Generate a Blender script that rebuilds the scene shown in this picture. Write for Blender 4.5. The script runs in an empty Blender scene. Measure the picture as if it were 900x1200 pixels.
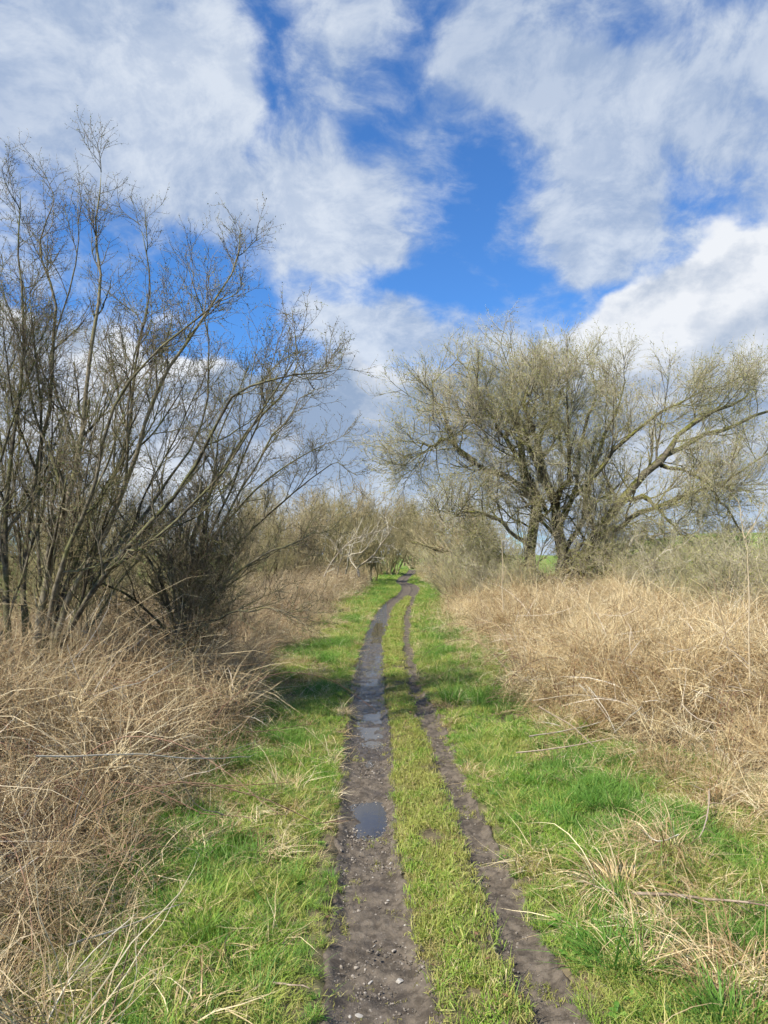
import bpy, math, random
import numpy as np
from mathutils import Vector

random.seed(7)
RNG = np.random.default_rng(11)
S = bpy.context.scene
COL = S.collection

# ---------------------------------------------------------------- camera
F = 903.0                       # focal length in pixels of the 900 x 1200 photograph
EYE = 1.6
PITCH = math.atan(50.0 / F)
cd = bpy.data.cameras.new("camera")
cam = bpy.data.objects.new("camera", cd); COL.objects.link(cam)
cam.location = (0, 0, EYE)
cam.rotation_euler = (math.pi / 2 + PITCH, 0, 0)
cd.sensor_fit = 'VERTICAL'; cd.sensor_height = 24.0; cd.lens = F / 1200 * 24
cd.clip_start = 0.05; cd.clip_end = 6000
S.camera = cam
S.render.resolution_x, S.render.resolution_y = 768, 1024
S.view_settings.view_transform = 'Standard'
S.view_settings.look = 'None'
S.view_settings.gamma = 1
S.view_settings.exposure = 0.70
S.cycles.use_denoising = True
S.cycles.max_bounces = 5
S.cycles.diffuse_bounces = 2
S.cycles.adaptive_threshold = 0.04
S.cycles.transmission_bounces = 4
S.cycles.caustics_reflective = False
S.cycles.caustics_refractive = False

# ---------------------------------------------------------------- sun and sky
SUN_AZ = math.radians(-132)      # from +Y towards +X: left of the view and a little behind
SUN_EL = math.radians(47)
sun_dir = Vector((math.sin(SUN_AZ) * math.cos(SUN_EL), math.cos(SUN_AZ) * math.cos(SUN_EL), math.sin(SUN_EL)))
sl = bpy.data.lights.new("sun", 'SUN'); sl.energy = 5.0; sl.angle = math.radians(0.5)
sl.color = (1.0, 0.94, 0.84)
so = bpy.data.objects.new("sun", sl); COL.objects.link(so)
so.rotation_euler = sun_dir.to_track_quat('Z', 'Y').to_euler()
so.location = (-30, -10, 30)


class NT:
    """small helper around a node tree"""
    def __init__(s, tree):
        s.t = tree; s.n = tree.nodes; s.l = tree.links
    def node(s, typ, **kw):
        nd = s.n.new(typ)
        for k, v in kw.items(): setattr(nd, k, v)
        return nd
    def put(s, sock, v):
        if hasattr(v, 'is_output'): s.l.new(v, sock)
        elif v is not None: sock.default_value = v
    def m(s, op, a, b=None, c=None, clamp=False):
        nd = s.node('ShaderNodeMath', operation=op); nd.use_clamp = clamp
        s.put(nd.inputs[0], a)
        if b is not None: s.put(nd.inputs[1], b)
        if c is not None: s.put(nd.inputs[2], c)
        return nd.outputs[0]
    def vm(s, op, a, b=None, scale=None):
        nd = s.node('ShaderNodeVectorMath', operation=op)
        s.put(nd.inputs[0], a)
        if b is not None: s.put(nd.inputs[1], b)
        if scale is not None: s.put(nd.inputs['Scale'], scale)
        return nd.outputs[1] if op in ('LENGTH', 'DOT_PRODUCT') else nd.outputs[0]
    def sep(s, v):
        nd = s.node('ShaderNodeSeparateXYZ'); s.put(nd.inputs[0], v); return nd.outputs
    def comb(s, x, y, z):
        nd = s.node('ShaderNodeCombineXYZ')
        for i, v in enumerate((x, y, z)): s.put(nd.inputs[i], v)
        return nd.outputs[0]
    def noise(s, vec, scale, detail=4, rough=0.55, col=False, dist=0.0, dim='3D'):
        nd = s.node('ShaderNodeTexNoise', noise_dimensions=dim)
        if vec is not None: s.put(nd.inputs['Vector'], vec)
        nd.inputs['Scale'].default_value = scale; nd.inputs['Detail'].default_value = detail
        nd.inputs['Roughness'].default_value = rough; nd.inputs['Distortion'].default_value = dist
        return nd.outputs[1] if col else nd.outputs[0]
    def ss(s, v, a, b, lo=0.0, hi=1.0):
        nd = s.node('ShaderNodeMapRange', interpolation_type='SMOOTHSTEP')
        s.put(nd.inputs[0], v)
        for i, x in zip((1, 2, 3, 4), (a, b, lo, hi)): s.put(nd.inputs[i], x)
        return nd.outputs[0]
    def mix(s, f, a, b):
        nd = s.node('ShaderNodeMix', data_type='RGBA')
        s.put(nd.inputs[0], f); s.put(nd.inputs[6], a); s.put(nd.inputs[7], b)
        return nd.outputs[2]


def c4(*c): return (c[0], c[1], c[2], 1.0)


world = bpy.data.worlds.new("World"); S.world = world; world.use_nodes = True
world.cycles.sampling_method = 'MANUAL'; world.cycles.sample_map_resolution = 512
W = NT(world.node_tree); W.n.clear()
skyt = W.node('ShaderNodeTexSky', sky_type='NISHITA', sun_disc=False)
skyt.sun_elevation = SUN_EL; skyt.sun_rotation = SUN_AZ
skyt.air_density = 1.0; skyt.dust_density = 0.3; skyt.ozone_density = 2.5; skyt.altitude = 200
STR = 0.1
KX = 0.64      # cloud radiance at this exposure
tc = W.node('ShaderNodeTexCoord').outputs['Generated']
gx, gy, gz = W.sep(tc)
az = W.m('ARCTAN2', gx, gy)
el = W.m('ARCSINE', gz)
# a cloud-deck plane so that the clouds flatten towards the horizon
den = W.m('ADD', W.m('MAXIMUM', gz, 0.0), 0.5)
P = W.comb(W.m('DIVIDE', gx, den), W.m('DIVIDE', gy, den), 0.0)
warp = W.vm('SUBTRACT', W.noise(P, 2.6, 3, 0.6, col=True, dim='2D'), (0.5, 0.5, 0.5))
Pw = W.vm('ADD', P, W.vm('SCALE', warp, scale=0.12))
n_big = W.noise(Pw, 4.2, 7, 0.60, dim='2D')
n_fine = W.noise(Pw, 15.0, 5, 0.66, dim='2D')
aevw = W.vm('ADD', W.comb(az, el, 0.0), W.vm('SCALE', warp, scale=0.22))


def ang(u, v):
    cx, cy = (u - 450) / F, (600 - v) / F
    d = Vector((cx, math.cos(PITCH) - cy * math.sin(PITCH), math.sin(PITCH) + cy * math.cos(PITCH))).normalized()
    return math.atan2(d.x, d.y), math.asin(d.z)


def blob(u, v, ru, rv, rot, w):
    a, e = ang(u, v)
    mp = W.node('ShaderNodeMapping', vector_type='TEXTURE')
    W.l.new(aevw, mp.inputs[0])
    mp.inputs['Location'].default_value = (a, e, 0)
    mp.inputs['Rotation'].default_value = (0, 0, math.radians(rot))
    mp.inputs['Scale'].default_value = (ru / F, rv / F, 1)
    g = W.node('ShaderNodeTexGradient', gradient_type='SPHERICAL')
    W.l.new(mp.outputs[0], g.inputs[0])
    return W.m('MULTIPLY', g.outputs[1], w)


def addall(lst):
    r = lst[0]
    for x in lst[1:]: r = W.m('ADD', r, x)
    return r


# high broken cloud: positive = cloud bank, negative = blue opening
cover = addall([
    blob(60, 60, 420, 300, 0, 0.75), blob(230, 190, 330, 170, -25, 0.75), blob(420, 220, 170, 60, 20, 0.35),
    blob(760, 140, 420, 200, -15, 0.75), blob(900, 40, 300, 200, 0, 0.4), blob(400, 50, 160, 90, 60, 0.30),
    blob(640, 90, 130, 90, 0, 0.25), blob(470, 262, 90, 35, 10, 0.35), blob(440, 350, 130, 60, 0, 0.35),
    blob(680, 290, 90, 70, 0, 0.5), blob(600, 30, 170, 90, 0, 0.50), blob(600, 130, 140, 110, 0, 0.60), blob(625, 310, 130, 70, 0, 0.42), blob(530, 90, 80, 80, 0, 0.40), blob(510, 365, 150, 55, 0, 0.65), blob(420, 150, 70, 80, 0, 0.35), blob(650, 225, 120, 90, 0, 0.5), blob(470, 390, 130, 50, 0, 0.4), blob(430, 40, 110, 90, 40, 0.30), blob(450, 235, 120, 50, 25, 0.35), blob(420, 345, 130, 60, 15, 0.30),
    blob(545, 240, 120, 95, -50, -0.50), blob(450, 312, 100, 38, 10, -0.55), blob(300, 350, 120, 60, -20, -0.40), blob(325, 60, 40, 100, 0, -0.50), blob(505, 160, 60, 60, 0, 0.30), blob(480, 20, 40, 80, 0, -0.25), blob(250, 390, 120, 60, -20, -0.35), blob(400, 120, 60, 120, 20, -0.35), blob(490, 60, 70, 150, 0, -0.45),
    blob(180, 125, 50, 30, 0, -0.45), blob(310, 330, 160, 90, 0, -0.55), blob(640, 330, 120, 50, 0, -0.4),
    blob(320, 40, 50, 110, 0, -0.25), blob(700, 5, 90, 40, 0, -0.3), blob(560, 180, 90, 90, 0, -0.3)])
hi_n = W.m('ADD', W.m('MULTIPLY', W.m('SUBTRACT', n_big, 0.5), 2.3), W.m('MULTIPLY', W.m('SUBTRACT', n_fine, 0.5), 0.75))
hi = W.ss(W.m('ADD', W.m('ADD', cover, hi_n), 0.0), -0.12, 0.72)
hi = W.m('MULTIPLY', hi, 0.92)
hi_shade = W.m('ADD', W.ss(n_fine, 0.34, 0.68, 0.0, 0.45), W.ss(n_big, 0.40, 0.64, 0.0, 0.50))
hi_col = W.mix(hi_shade, c4(0.36*KX, 0.46*KX, 0.64*KX), c4(0.74*KX, 0.80*KX, 0.88*KX))

# cumulus bank near the horizon with a crisp top
Q = W.comb(W.m('MULTIPLY', az, 1.0), W.m('MULTIPLY', el, 1.35), 0.3)
cn = W.noise(Q, 4.2, 7, 0.56, dim='2D')
cn2 = W.noise(W.vm('ADD', Q, (0.022, -0.030, 0.0)), 4.2, 4, 0.5, dim='2D')
cum = addall([
    blob(880, 410, 320, 165, 25, 1.25), blob(710, 435, 220, 105, 15, 0.8), blob(520, 480, 330, 130, 0, 1.1),
    blob(330, 530, 240, 110, 0, 0.8), blob(190, 515, 240, 105, 0, 0.8), blob(10, 490, 260, 130, 0, 0.8),
    blob(1200, 450, 400, 160, 0, 1.0), blob(-250, 470, 300, 150, 0, 1.0), blob(620, 560, 900, 110, 0, 0.9)])
horiz = W.ss(el, 0.02, 0.26, 0.5, 0.0)
cumf = W.m('ADD', W.m('ADD', cum, horiz), W.m('MULTIPLY', W.m('SUBTRACT', cn, 0.5), 1.5))
lo = W.ss(cumf, 0.30, 0.52)
lit = W.m('ADD', W.m('MULTIPLY', W.m('SUBTRACT', cn, cn2), 5.5), 0.55, clamp=True)
thick = W.ss(cumf, 0.45, 1.25)
white = W.m('MULTIPLY', W.m('ADD', lit, 0.0), W.m('SUBTRACT', 1.0, W.m('MULTIPLY', thick, 0.35)))
white = W.m('ADD', W.m('ADD', white, W.ss(n_fine, 0.3, 0.7, -0.14, 0.14)), addall([blob(830, 330, 230, 110, 20, 0.65), blob(560, 500, 200, 90, 0, -0.45),
                                  blob(410, 480, 220, 120, 0, -0.40), blob(230, 430, 110, 60, 0, 0.5),
                                  blob(100, 500, 200, 120, 0, 0.4), blob(860, 470, 120, 50, 0, -0.25)]), clamp=True)
lo_col = W.mix(white, c4(0.31*KX, 0.41*KX, 0.58*KX), c4(0.84*KX, 0.87*KX, 0.92*KX))
near_h = W.ss(el, 0.0, 0.16, 1.0, 0.0)
lo_col = W.mix(W.m('MULTIPLY', near_h, 0.65), lo_col, c4(0.55*KX, 0.67*KX, 0.82*KX))
blue = W.vm('MULTIPLY', W.vm('SCALE', skyt.outputs[0], scale=STR), (0.42, 0.78, 1.18))
full = W.mix(hi, blue, hi_col)
full = W.mix(lo, full, lo_col)
below = W.ss(gz, -0.03, 0.0)
full = W.mix(below, c4(0.10, 0.12, 0.08), full)
bg = W.node('ShaderNodeBackground'); W.l.new(full, bg.inputs[0]); bg.inputs[1].default_value = 1.0
wo = W.node('ShaderNodeOutputWorld'); W.l.new(bg.outputs[0], wo.inputs[0])

# ---------------------------------------------------------------- picture point -> place
CP, SP = math.cos(PITCH), math.sin(PITCH)


def ray(u, v):
    cx, cy = (u - 450) / F, (600 - v) / F
    return np.array([cx, CP - cy * SP, SP + cy * CP])


def at(u, v, y):
    """the point seen at (u, v) of the photograph that lies y metres ahead"""
    d = ray(u, v); t = y / d[1]
    return np.array([0, 0, EYE]) + d * t


def on_ground(u, v, z=0.0):
    d = ray(u, v); t = (z - EYE) / d[2]
    return np.array([0, 0, EYE]) + d * t


# ---------------------------------------------------------------- numpy noise
_perm = np.random.default_rng(5).random((256, 256))


def vnoise(x, y):
    xi = np.floor(x).astype(int); yi = np.floor(y).astype(int)
    fx = x - xi; fy = y - yi
    fx = fx * fx * (3 - 2 * fx); fy = fy * fy * (3 - 2 * fy)
    a = _perm[xi & 255, yi & 255]; b = _perm[(xi + 1) & 255, yi & 255]
    c = _perm[xi & 255, (yi + 1) & 255]; d = _perm[(xi + 1) & 255, (yi + 1) & 255]
    return (a * (1 - fx) + b * fx) * (1 - fy) + (c * (1 - fx) + d * fx) * fy - 0.5


def fbm(x, y, s=1.0, o=4, g=0.5):
    r = 0; amp = 1.0
    for i in range(o):
        r = r + amp * vnoise(x * s + 17.3 * i, y * s - 9.1 * i); s *= 2.03; amp *= g
    return r


def sstep(x, a, b):
    t = np.clip((x - a) / (b - a), 0, 1); return t * t * (3 - 2 * t)


# ---------------------------------------------------------------- the track's course (measured on the photograph)
def _edge(pts):
    g = np.array([on_ground(u, v) for v, u in pts])
    o = np.argsort(g[:, 1]); return g[o, 1], g[o, 0]


E_LL = _edge([(1200, 378), (1100, 385), (1000, 394), (940, 398), (900, 401), (850, 407), (800, 412), (751, 425), (729, 435), (713, 444), (702, 457), (697, 466), (690, 471), (686, 469), (682, 463.5), (677, 467), (672, 476), (668, 479), (664, 480), (660, 484)])
E_LR = _edge([(1200, 520), (1100, 493), (1000, 468), (940, 463), (900, 461), (850, 457), (800, 450), (751, 451.5), (729, 456.5), (713, 462), (702, 474), (697, 478)])
E_RL = _edge([(1200, 617), (1100, 575), (1000, 543), (940, 523), (900, 508), (850, 490), (800, 476), (751, 469), (729, 470), (713, 474), (702, 480), (697, 479)])
E_RR = _edge([(1200, 700), (1100, 640), (1000, 590), (940, 560), (900, 543), (850, 522), (800, 493), (751, 483), (729, 482), (713, 484), (702, 488), (697, 490), (690, 493), (686, 490), (682, 477), (677, 480), (672, 487), (668, 489), (664, 486), (660, 488)])


def ev(e, y):
    Y, X = e
    r = np.interp(y, Y, X)
    sl_ = (X[1] - X[0]) / (Y[1] - Y[0])
    return np.where(y < Y[0], X[0] + (y - Y[0]) * sl_ * 0.9, r)


def ll(y): return ev(E_LL, y)
def rr(y): return ev(E_RR, y)
def lr(y): return np.where(y > 30.0, (ll(y) + rr(y)) / 2 + 0.01, ev(E_LR, y))
def rl(y): return np.where(y > 30.0, (ll(y) + rr(y)) / 2 - 0.01, ev(E_RL, y))
def xc(y): return (ll(y) + rr(y)) / 2


_bl = np.array([(0, -1.05), (2.6, -1.38), (3.6, -1.13), (5, -1.24), (6.3, -1.33), (7.6, -1.36), (12, -1.50), (24, -1.36), (34, -1.3), (50, -1.4), (90, -1.4)])
_br = np.array([(0, 2.1), (3.0, 2.1), (4.1, 2.05), (5.2, 2.00), (6.3, 1.72), (7.2, 1.5), (9, 1.42), (11, 1.35), (20, 1.5), (36, 2.55), (45, 2.3), (55, 2.5), (90, 3.9)])


def bl(y): return np.interp(y, _bl[:, 0], _bl[:, 1]) + np.where(y > 24, np.interp(y, [24, 36, 45, 80], [0, .75, .4, 1.6]), 0) + 0.22 * fbm(y * 0 + 3.3, y, 0.9, 3)
def br(y): return np.interp(y, _br[:, 0], _br[:, 1]) + 0.25 * fbm(y * 0 + 8.8, y, 0.9, 3)


PUD = [(-0.075, 4.95, 0.13, 0.34, 0.016), (-0.09, 7.6, 0.17, 1.3, 0.010), (-0.12, 11.2, 0.18, 1.8, 0.011), (-0.13, 16.5, 0.18, 2.6, 0.010)]   # hollows in the left rut


def near_rut(x, y):
    d = np.minimum(np.abs(x - ll(y)), np.minimum(np.abs(x - rr(y)), np.minimum(np.abs(x - lr(y)), np.abs(x - rl(y)))))
    return 1 - sstep(d, 0.03, 0.28)


def inside(y, a, b, x):
    """0 outside the rut, 1 in its middle"""
    c = (a + b) / 2; h = np.maximum((b - a) / 2, 0.02)
    return 1 - sstep(np.abs(x - c) / h, 0.55, 1.15)


def height(x, y):
    x = np.asarray(x, float); y = np.asarray(y, float)
    z = 0.03 * fbm(x, y, 0.8, 3) * sstep(np.abs(x - xc(y)), 0.55, 1.2)
    L, R_ = bl(y), br(y)
    z = z + 0.30 * sstep(L - x, -0.1, 1.6) * 0.7 + 0.16 * sstep(x - R_, 0.0, 2.0)
    z = z + 0.07 * fbm(x, y, 2.7, 3) * sstep(np.maximum(ll(y) - x, x - rr(y)), 0.1, 0.6)
    z = z - 0.05 * np.maximum(inside(y, ll(y), lr(y), x), inside(y, rl(y), rr(y), x))
    for px, py, rx, ry, dep in PUD:
        z = z - dep * np.exp(-(((x - px) / rx) ** 2 + ((y - py) / ry) ** 2) ** 1.5)
    # embankment shoulders, low fields, and the green hill to the right
    dx = np.abs(x - xc(np.minimum(y, 80)))
    z = z - 1.5 * sstep(dx, 7, 16)
    r = np.hypot(x, y); a = np.arctan2(x, np.maximum(y, 1e-3))
    z = z + sstep(a, 0.10, 0.42) * (8.2 * sstep(r, 45, 210) - 10 * sstep(r, 240, 900)) + 1.0 * sstep(r, 300, 900) * (1 - sstep(a, 0.1, 0.4))
    z = z + 0.8 * fbm(x, y, 0.02, 3) * sstep(r, 60, 200)
    return z


# ---------------------------------------------------------------- mesh helpers
def mesh_from(name, V, Fq, smooth=True, attrs=None):
    """V (n,3); Fq list of (m,k) int arrays"""
    me = bpy.data.meshes.new(name)
    V = np.ascontiguousarray(V, np.float32)
    me.vertices.add(len(V)); me.vertices.foreach_set('co', V.ravel())
    Fq = [np.asarray(f, np.int32) for f in (Fq if isinstance(Fq, list) else [Fq]) if len(f)]
    loops = np.concatenate([f.ravel() for f in Fq]) if Fq else np.zeros(0, np.int32)
    counts = np.concatenate([np.full(len(f), f.shape[1], np.int32) for f in Fq]) if Fq else np.zeros(0, np.int32)
    me.loops.add(len(loops)); me.loops.foreach_set('vertex_index', loops)
    me.polygons.add(len(counts))
    st = np.concatenate([[0], np.cumsum(counts)[:-1]]).astype(np.int32) if len(counts) else counts
    me.polygons.foreach_set('loop_start', st)
    if smooth and len(counts): me.polygons.foreach_set('use_smooth', np.ones(len(counts), bool))
    if attrs:
        for k, v in attrs.items():
            at_ = me.attributes.new(k, 'FLOAT', 'POINT'); at_.data.foreach_set('value', np.ascontiguousarray(v, np.float32))
    me.update(calc_edges=True); me.validate()
    return me


def link(name, me, mat=None, parent=None, **props):
    o = bpy.data.objects.new(name, me); COL.objects.link(o)
    if mat is not None and me is not None: me.materials.append(mat)
    if parent is not None: o.parent = parent
    for k, v in props.items(): o[k] = v
    return o


def root(name, loc, label, cat, group=None):
    o = bpy.data.objects.new(name, None); COL.objects.link(o); o.location = loc
    o.empty_display_size = 0.3
    o['label'] = label; o['category'] = cat
    if group: o['group'] = group
    return o


def tubes(Pl, R, sides=5, attr=None):
    """Pl (n,K,3) polylines, R (n,K) radii -> verts, faces of tapered tubes, tips closed to a point"""
    n, K, _ = Pl.shape
    T = np.gradient(Pl, axis=1)
    T /= np.linalg.norm(T, axis=2, keepdims=True) + 1e-9
    up = np.where(np.abs(T[:, :1, 2:3]) > 0.9, np.array([[[1.0, 0, 0]]]), np.array([[[0, 0, 1.0]]]))
    up = np.broadcast_to(up, T.shape)
    A = np.cross(T, up); A /= np.linalg.norm(A, axis=2, keepdims=True) + 1e-9
    B = np.cross(T, A)
    th = np.arange(sides) * 2 * math.pi / sides
    ring = (A[:, :, None, :] * np.cos(th)[None, None, :, None] + B[:, :, None, :] * np.sin(th)[None, None, :, None]) * R[:, :, None, None]
    V = (Pl[:, :, None, :] + ring)[:, :-1].reshape(n, -1, 3)
    V = np.concatenate([V, Pl[:, -1:, :]], axis=1)
    per = (K - 1) * sides + 1
    q = []
    for k in range(K - 2):
        for s in range(sides):
            s2 = (s + 1) % sides
            q.append((k * sides + s, k * sides + s2, (k + 1) * sides + s2, (k + 1) * sides + s))
    t = [((K - 2) * sides + s, (K - 2) * sides + (s + 1) % sides, (K - 1) * sides) for s in range(sides)]
    off = (np.arange(n) * per)[:, None, None]
    out = []
    if q: out.append((np.array(q)[None] + off).reshape(-1, 4))
    out.append((np.array(t)[None] + off).reshape(-1, 3))
    return V.reshape(-1, 3), out


class Bag:
    """collects verts/faces for one mesh"""
    def __init__(s): s.V = []; s.F = []; s.n = 0; s.A = []
    def add(s, V, Fl, tone=None):
        for f in Fl: s.F.append(f + s.n)
        s.V.append(V); s.n += len(V)
        s.A.append(np.full(len(V), 0.5) if tone is None else tone)
    def tube(s, Pl, R, sides=5):
        V, Fl = tubes(Pl, R, sides)
        s.add(V, Fl, np.repeat(RNG.random(len(Pl)), len(V) // len(Pl)))
    def mesh(s, name):
        return mesh_from(name, np.concatenate(s.V), s.F, True, {'tone': np.concatenate(s.A)})


def norm(v): return v / (np.linalg.norm(v, axis=-1, keepdims=True) + 1e-9)


def resample(pts, K, wig=0.0, rng=RNG):
    """smooth Catmull-Rom polyline through pts with K points"""
    pts = np.asarray(pts, float)
    p = np.vstack([2 * pts[0] - pts[1], pts, 2 * pts[-1] - pts[-2]])
    n = len(pts) - 1
    t = np.linspace(0, n - 1e-6, K); i = t.astype(int); f = (t - i)[:, None]
    a, b, c, d = p[i], p[i + 1], p[i + 2], p[i + 3]
    r = 0.5 * ((2 * b) + (c - a) * f + (2 * a - 5 * b + 4 * c - d) * f ** 2 + (3 * b - a - 3 * c + d) * f ** 3)
    if wig:
        w = rng.normal(0, wig, (K, 3)); w[0] = 0; w = (w + np.roll(w, 1, 0)) / 2; w[0] = 0
        r = r + w
    return r


def grow(P0, R0, n, t0, t1, L, ang_, up, wig, K, rf, bias=None, tfall=0.5, kink=0.0, rng=RNG, minr=0.0, zmin=None):
    """children for every parent polyline; n per parent; returns (Pl, R)"""
    m, Kp, _ = P0.shape
    n_ = max(1, int(n)); idx = np.repeat(np.arange(m), n_)
    if n != n_:
        pass
    t = t0 + (t1 - t0) * (np.tile(np.arange(n_), m) + rng.random(m * n_)) / n_
    f = t * (Kp - 1); k = np.minimum(f.astype(int), Kp - 2); fr = (f - k)[:, None]
    a = P0[idx, k]; b = P0[idx, k + 1]
    pos = a * (1 - fr) + b * fr
    T = norm(b - a)
    r_at = R0[idx, k] * (1 - fr[:, 0]) + R0[idx, k + 1] * fr[:, 0]
    N = rng.normal(size=T.shape); N = norm(N - (N * T).sum(1, keepdims=True) * T)
    an = np.radians(rng.normal(ang_, 11, len(T)))[:, None]
    d = norm(np.cos(an) * T + np.sin(an) * N)
    ln = L * (1 - tfall * t) * rng.uniform(0.55, 1.25, len(t))
    if isinstance(bias, np.ndarray): d = norm(d + bias)
    Pl = np.zeros((len(t), K, 3)); Pl[:, 0] = pos
    st = (ln / (K - 1))[:, None]
    for j in range(1, K):
        d = norm(d + np.array([0, 0, up]) + rng.normal(0, wig, d.shape))
        if kink: d = norm(d + ((-1) ** j) * kink * N)
        Pl[:, j] = Pl[:, j - 1] + d * st
    if zmin is not None: Pl[:, :, 2] = np.maximum(Pl[:, :, 2], zmin)
    rb = np.maximum(r_at * rf, minr)
    R = rb[:, None] * np.linspace(1, 0.35, K)[None]
    R = np.maximum(R, minr * 0.6)
    return Pl, R


def bud_quads(Pl, n_per, size, rng=RNG, t0=0.2):
    m_, K, _ = Pl.shape
    idx = np.repeat(np.arange(m_), n_per); t = rng.uniform(t0, 1, len(idx)) * (K - 1)
    k = np.minimum(t.astype(int), K - 2); f = (t - k)[:, None]
    a, b = Pl[idx, k], Pl[idx, k + 1]
    c = a * (1 - f) + b * f; T = norm(b - a)
    N = norm(rng.normal(size=T.shape)); d = norm(T * 0.8 + N)
    s = norm(np.cross(d, rng.normal(size=d.shape))); L = (size * rng.uniform(0.6, 1.5, len(c)))[:, None]
    V = np.stack([c, c + d * L * 0.5 + s * L * 0.3, c + d * L, c + d * L * 0.5 - s * L * 0.3], 1).reshape(-1, 3)
    Fq = np.arange(len(c) * 4).reshape(-1, 4)
    return V, [Fq], np.repeat(rng.random(len(c)), 4)


# ---------------------------------------------------------------- materials
def new_mat(name):
    m = bpy.data.materials.new(name); m.use_nodes = True
    t = NT(m.node_tree); t.n.clear()
    o = t.node('ShaderNodeOutputMaterial')
    return m, t, o


def principled(t, o, col, rough=0.8, spec=0.3, bump=None, bstr=0.3, bdist=0.01):
    b = t.node('ShaderNodeBsdfPrincipled')
    t.put(b.inputs['Base Color'], col); t.put(b.inputs['Roughness'], rough)
    b.inputs['Specular IOR Level'].default_value = spec
    if bump is not None:
        bn = t.node('ShaderNodeBump'); bn.inputs['Strength'].default_value = bstr; bn.inputs['Distance'].default_value = bdist
        t.put(bn.inputs['Height'], bump); t.l.new(bn.outputs[0], b.inputs['Normal'])
    t.l.new(b.outputs[0], o.inputs[0])
    return b


def ramp(t, f, stops):
    r = t.node('ShaderNodeValToRGB'); t.put(r.inputs[0], f)
    e = r.color_ramp.elements
    while len(e) > 1: e.remove(e[-1])
    e[0].position, e[0].color = stops[0][0], c4(*stops[0][1])
    for p, c in stops[1:]:
        x = e.new(p); x.color = c4(*c)
    return r.outputs[0]


def geo_pos(t): return t.node('ShaderNodeNewGeometry').outputs['Position']


def blade_mat(name, stops, patch_col, patch_scale, patch_amt, trans=0.35, rough=0.55, spec=0.3, tip=None):
    """thin leaf: colour by blade tone, patches of another colour by place, some light through it"""
    m, t, o = new_mat(name)
    tone = t.node('ShaderNodeAttribute', attribute_name='tone').outputs['Fac']
    rnd = t.node('ShaderNodeObjectInfo').outputs['Random']
    f = t.m('ADD', t.m('MULTIPLY', tone, 0.65), t.m('MULTIPLY', rnd, 0.35))
    col = ramp(t, f, stops)
    if patch_amt:
        pn = t.noise(geo_pos(t), patch_scale, 3, 0.6)
        pf = t.m('MULTIPLY', t.ss(pn, 0.42, 0.62), patch_amt)
        col = t.mix(pf, col, c4(*patch_col))
    b = t.node('ShaderNodeBsdfPrincipled')
    t.put(b.inputs['Base Color'], col); b.inputs['Roughness'].default_value = rough
    b.inputs['Specular IOR Level'].default_value = spec
    tr = t.node('ShaderNodeBsdfTranslucent'); t.put(tr.inputs[0], col)
    mx = t.node('ShaderNodeMixShader'); mx.inputs[0].default_value = trans
    t.l.new(b.outputs[0], mx.inputs[1]); t.l.new(tr.outputs[0], mx.inputs[2]); t.l.new(mx.outputs[0], o.inputs[0])
    return m


def bark_mat(name, dark, light, moss, moss_amt=0.5, scale=18, bstr=0.5):
    m, t, o = new_mat(name)
    p = geo_pos(t)
    n1 = t.noise(p, scale, 5, 0.65); n2 = t.noise(p, scale * 0.22, 3, 0.6)
    tone = t.node('ShaderNodeAttribute', attribute_name='tone').outputs['Fac']
    f = t.m('ADD', t.m('MULTIPLY', n1, 0.75), t.m('MULTIPLY', tone, 0.25))
    col = t.mix(t.ss(f, 0.33, 0.66), c4(*dark), c4(*light))
    nz = t.sep(t.node('ShaderNodeNewGeometry').outputs['Normal'])[2]
    mf = t.m('MULTIPLY', t.ss(t.m('ADD', n2, t.m('MULTIPLY', nz, 0.18)), 0.46, 0.64), moss_amt)
    col = t.mix(mf, col, c4(*moss))
    principled(t, o, col, 0.85, 0.2, n1, bstr, 0.01)
    return m


M = {}
M['turf'] = blade_mat('turf_blade', [(0.0, (0.08, 0.19, 0.015)), (0.3, (0.18, 0.32, 0.032)), (0.58, (0.28, 0.39, 0.055)), (0.70, (0.44, 0.43, 0.12)), (0.86, (0.58, 0.50, 0.24)), (1.0, (0.66, 0.55, 0.33))], (0.42, 0.38, 0.11), 1.4, 0.6, 0.3)
M['short'] = blade_mat('worn_turf_blade', [(0.0, (0.16, 0.21, 0.03)), (0.35, (0.28, 0.32, 0.05)), (0.6, (0.40, 0.40, 0.09)), (0.8, (0.50, 0.43, 0.17)), (1.0, (0.55, 0.43, 0.24))], (0.34, 0.26, 0.12), 2.6, 0.5, 0.3)
M['lush'] = blade_mat('lush_blade', [(0.0, (0.06, 0.18, 0.015)), (0.5, (0.14, 0.30, 0.042)), (1.0, (0.32, 0.44, 0.10))], (0.3, 0.3, 0.1), 2.0, 0.1, 0.4)
M['straw'] = blade_mat('straw_blade', [(0.0, (0.14, 0.08, 0.035)), (0.25, (0.37, 0.25, 0.12)), (0.5, (0.64, 0.50, 0.265)), (0.75, (0.83, 0.70, 0.41)), (1.0, (0.93, 0.84, 0.60))], (0.31, 0.195, 0.085), 1.9, 0.5, 0.25, 0.6, 0.25)
M['straw_brown_shaded'] = blade_mat('shaded_brown_straw_blade', [(0.0, (0.11, 0.065, 0.032)), (0.3, (0.29, 0.20, 0.105)), (0.6, (0.53, 0.42, 0.235)), (0.85, (0.75, 0.63, 0.39)), (1.0, (0.90, 0.79, 0.56))], (0.24, 0.15, 0.07), 1.6, 0.4, 0.25, 0.6, 0.25)  # browner straw of the left bank, its shade also put into the colour
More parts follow.
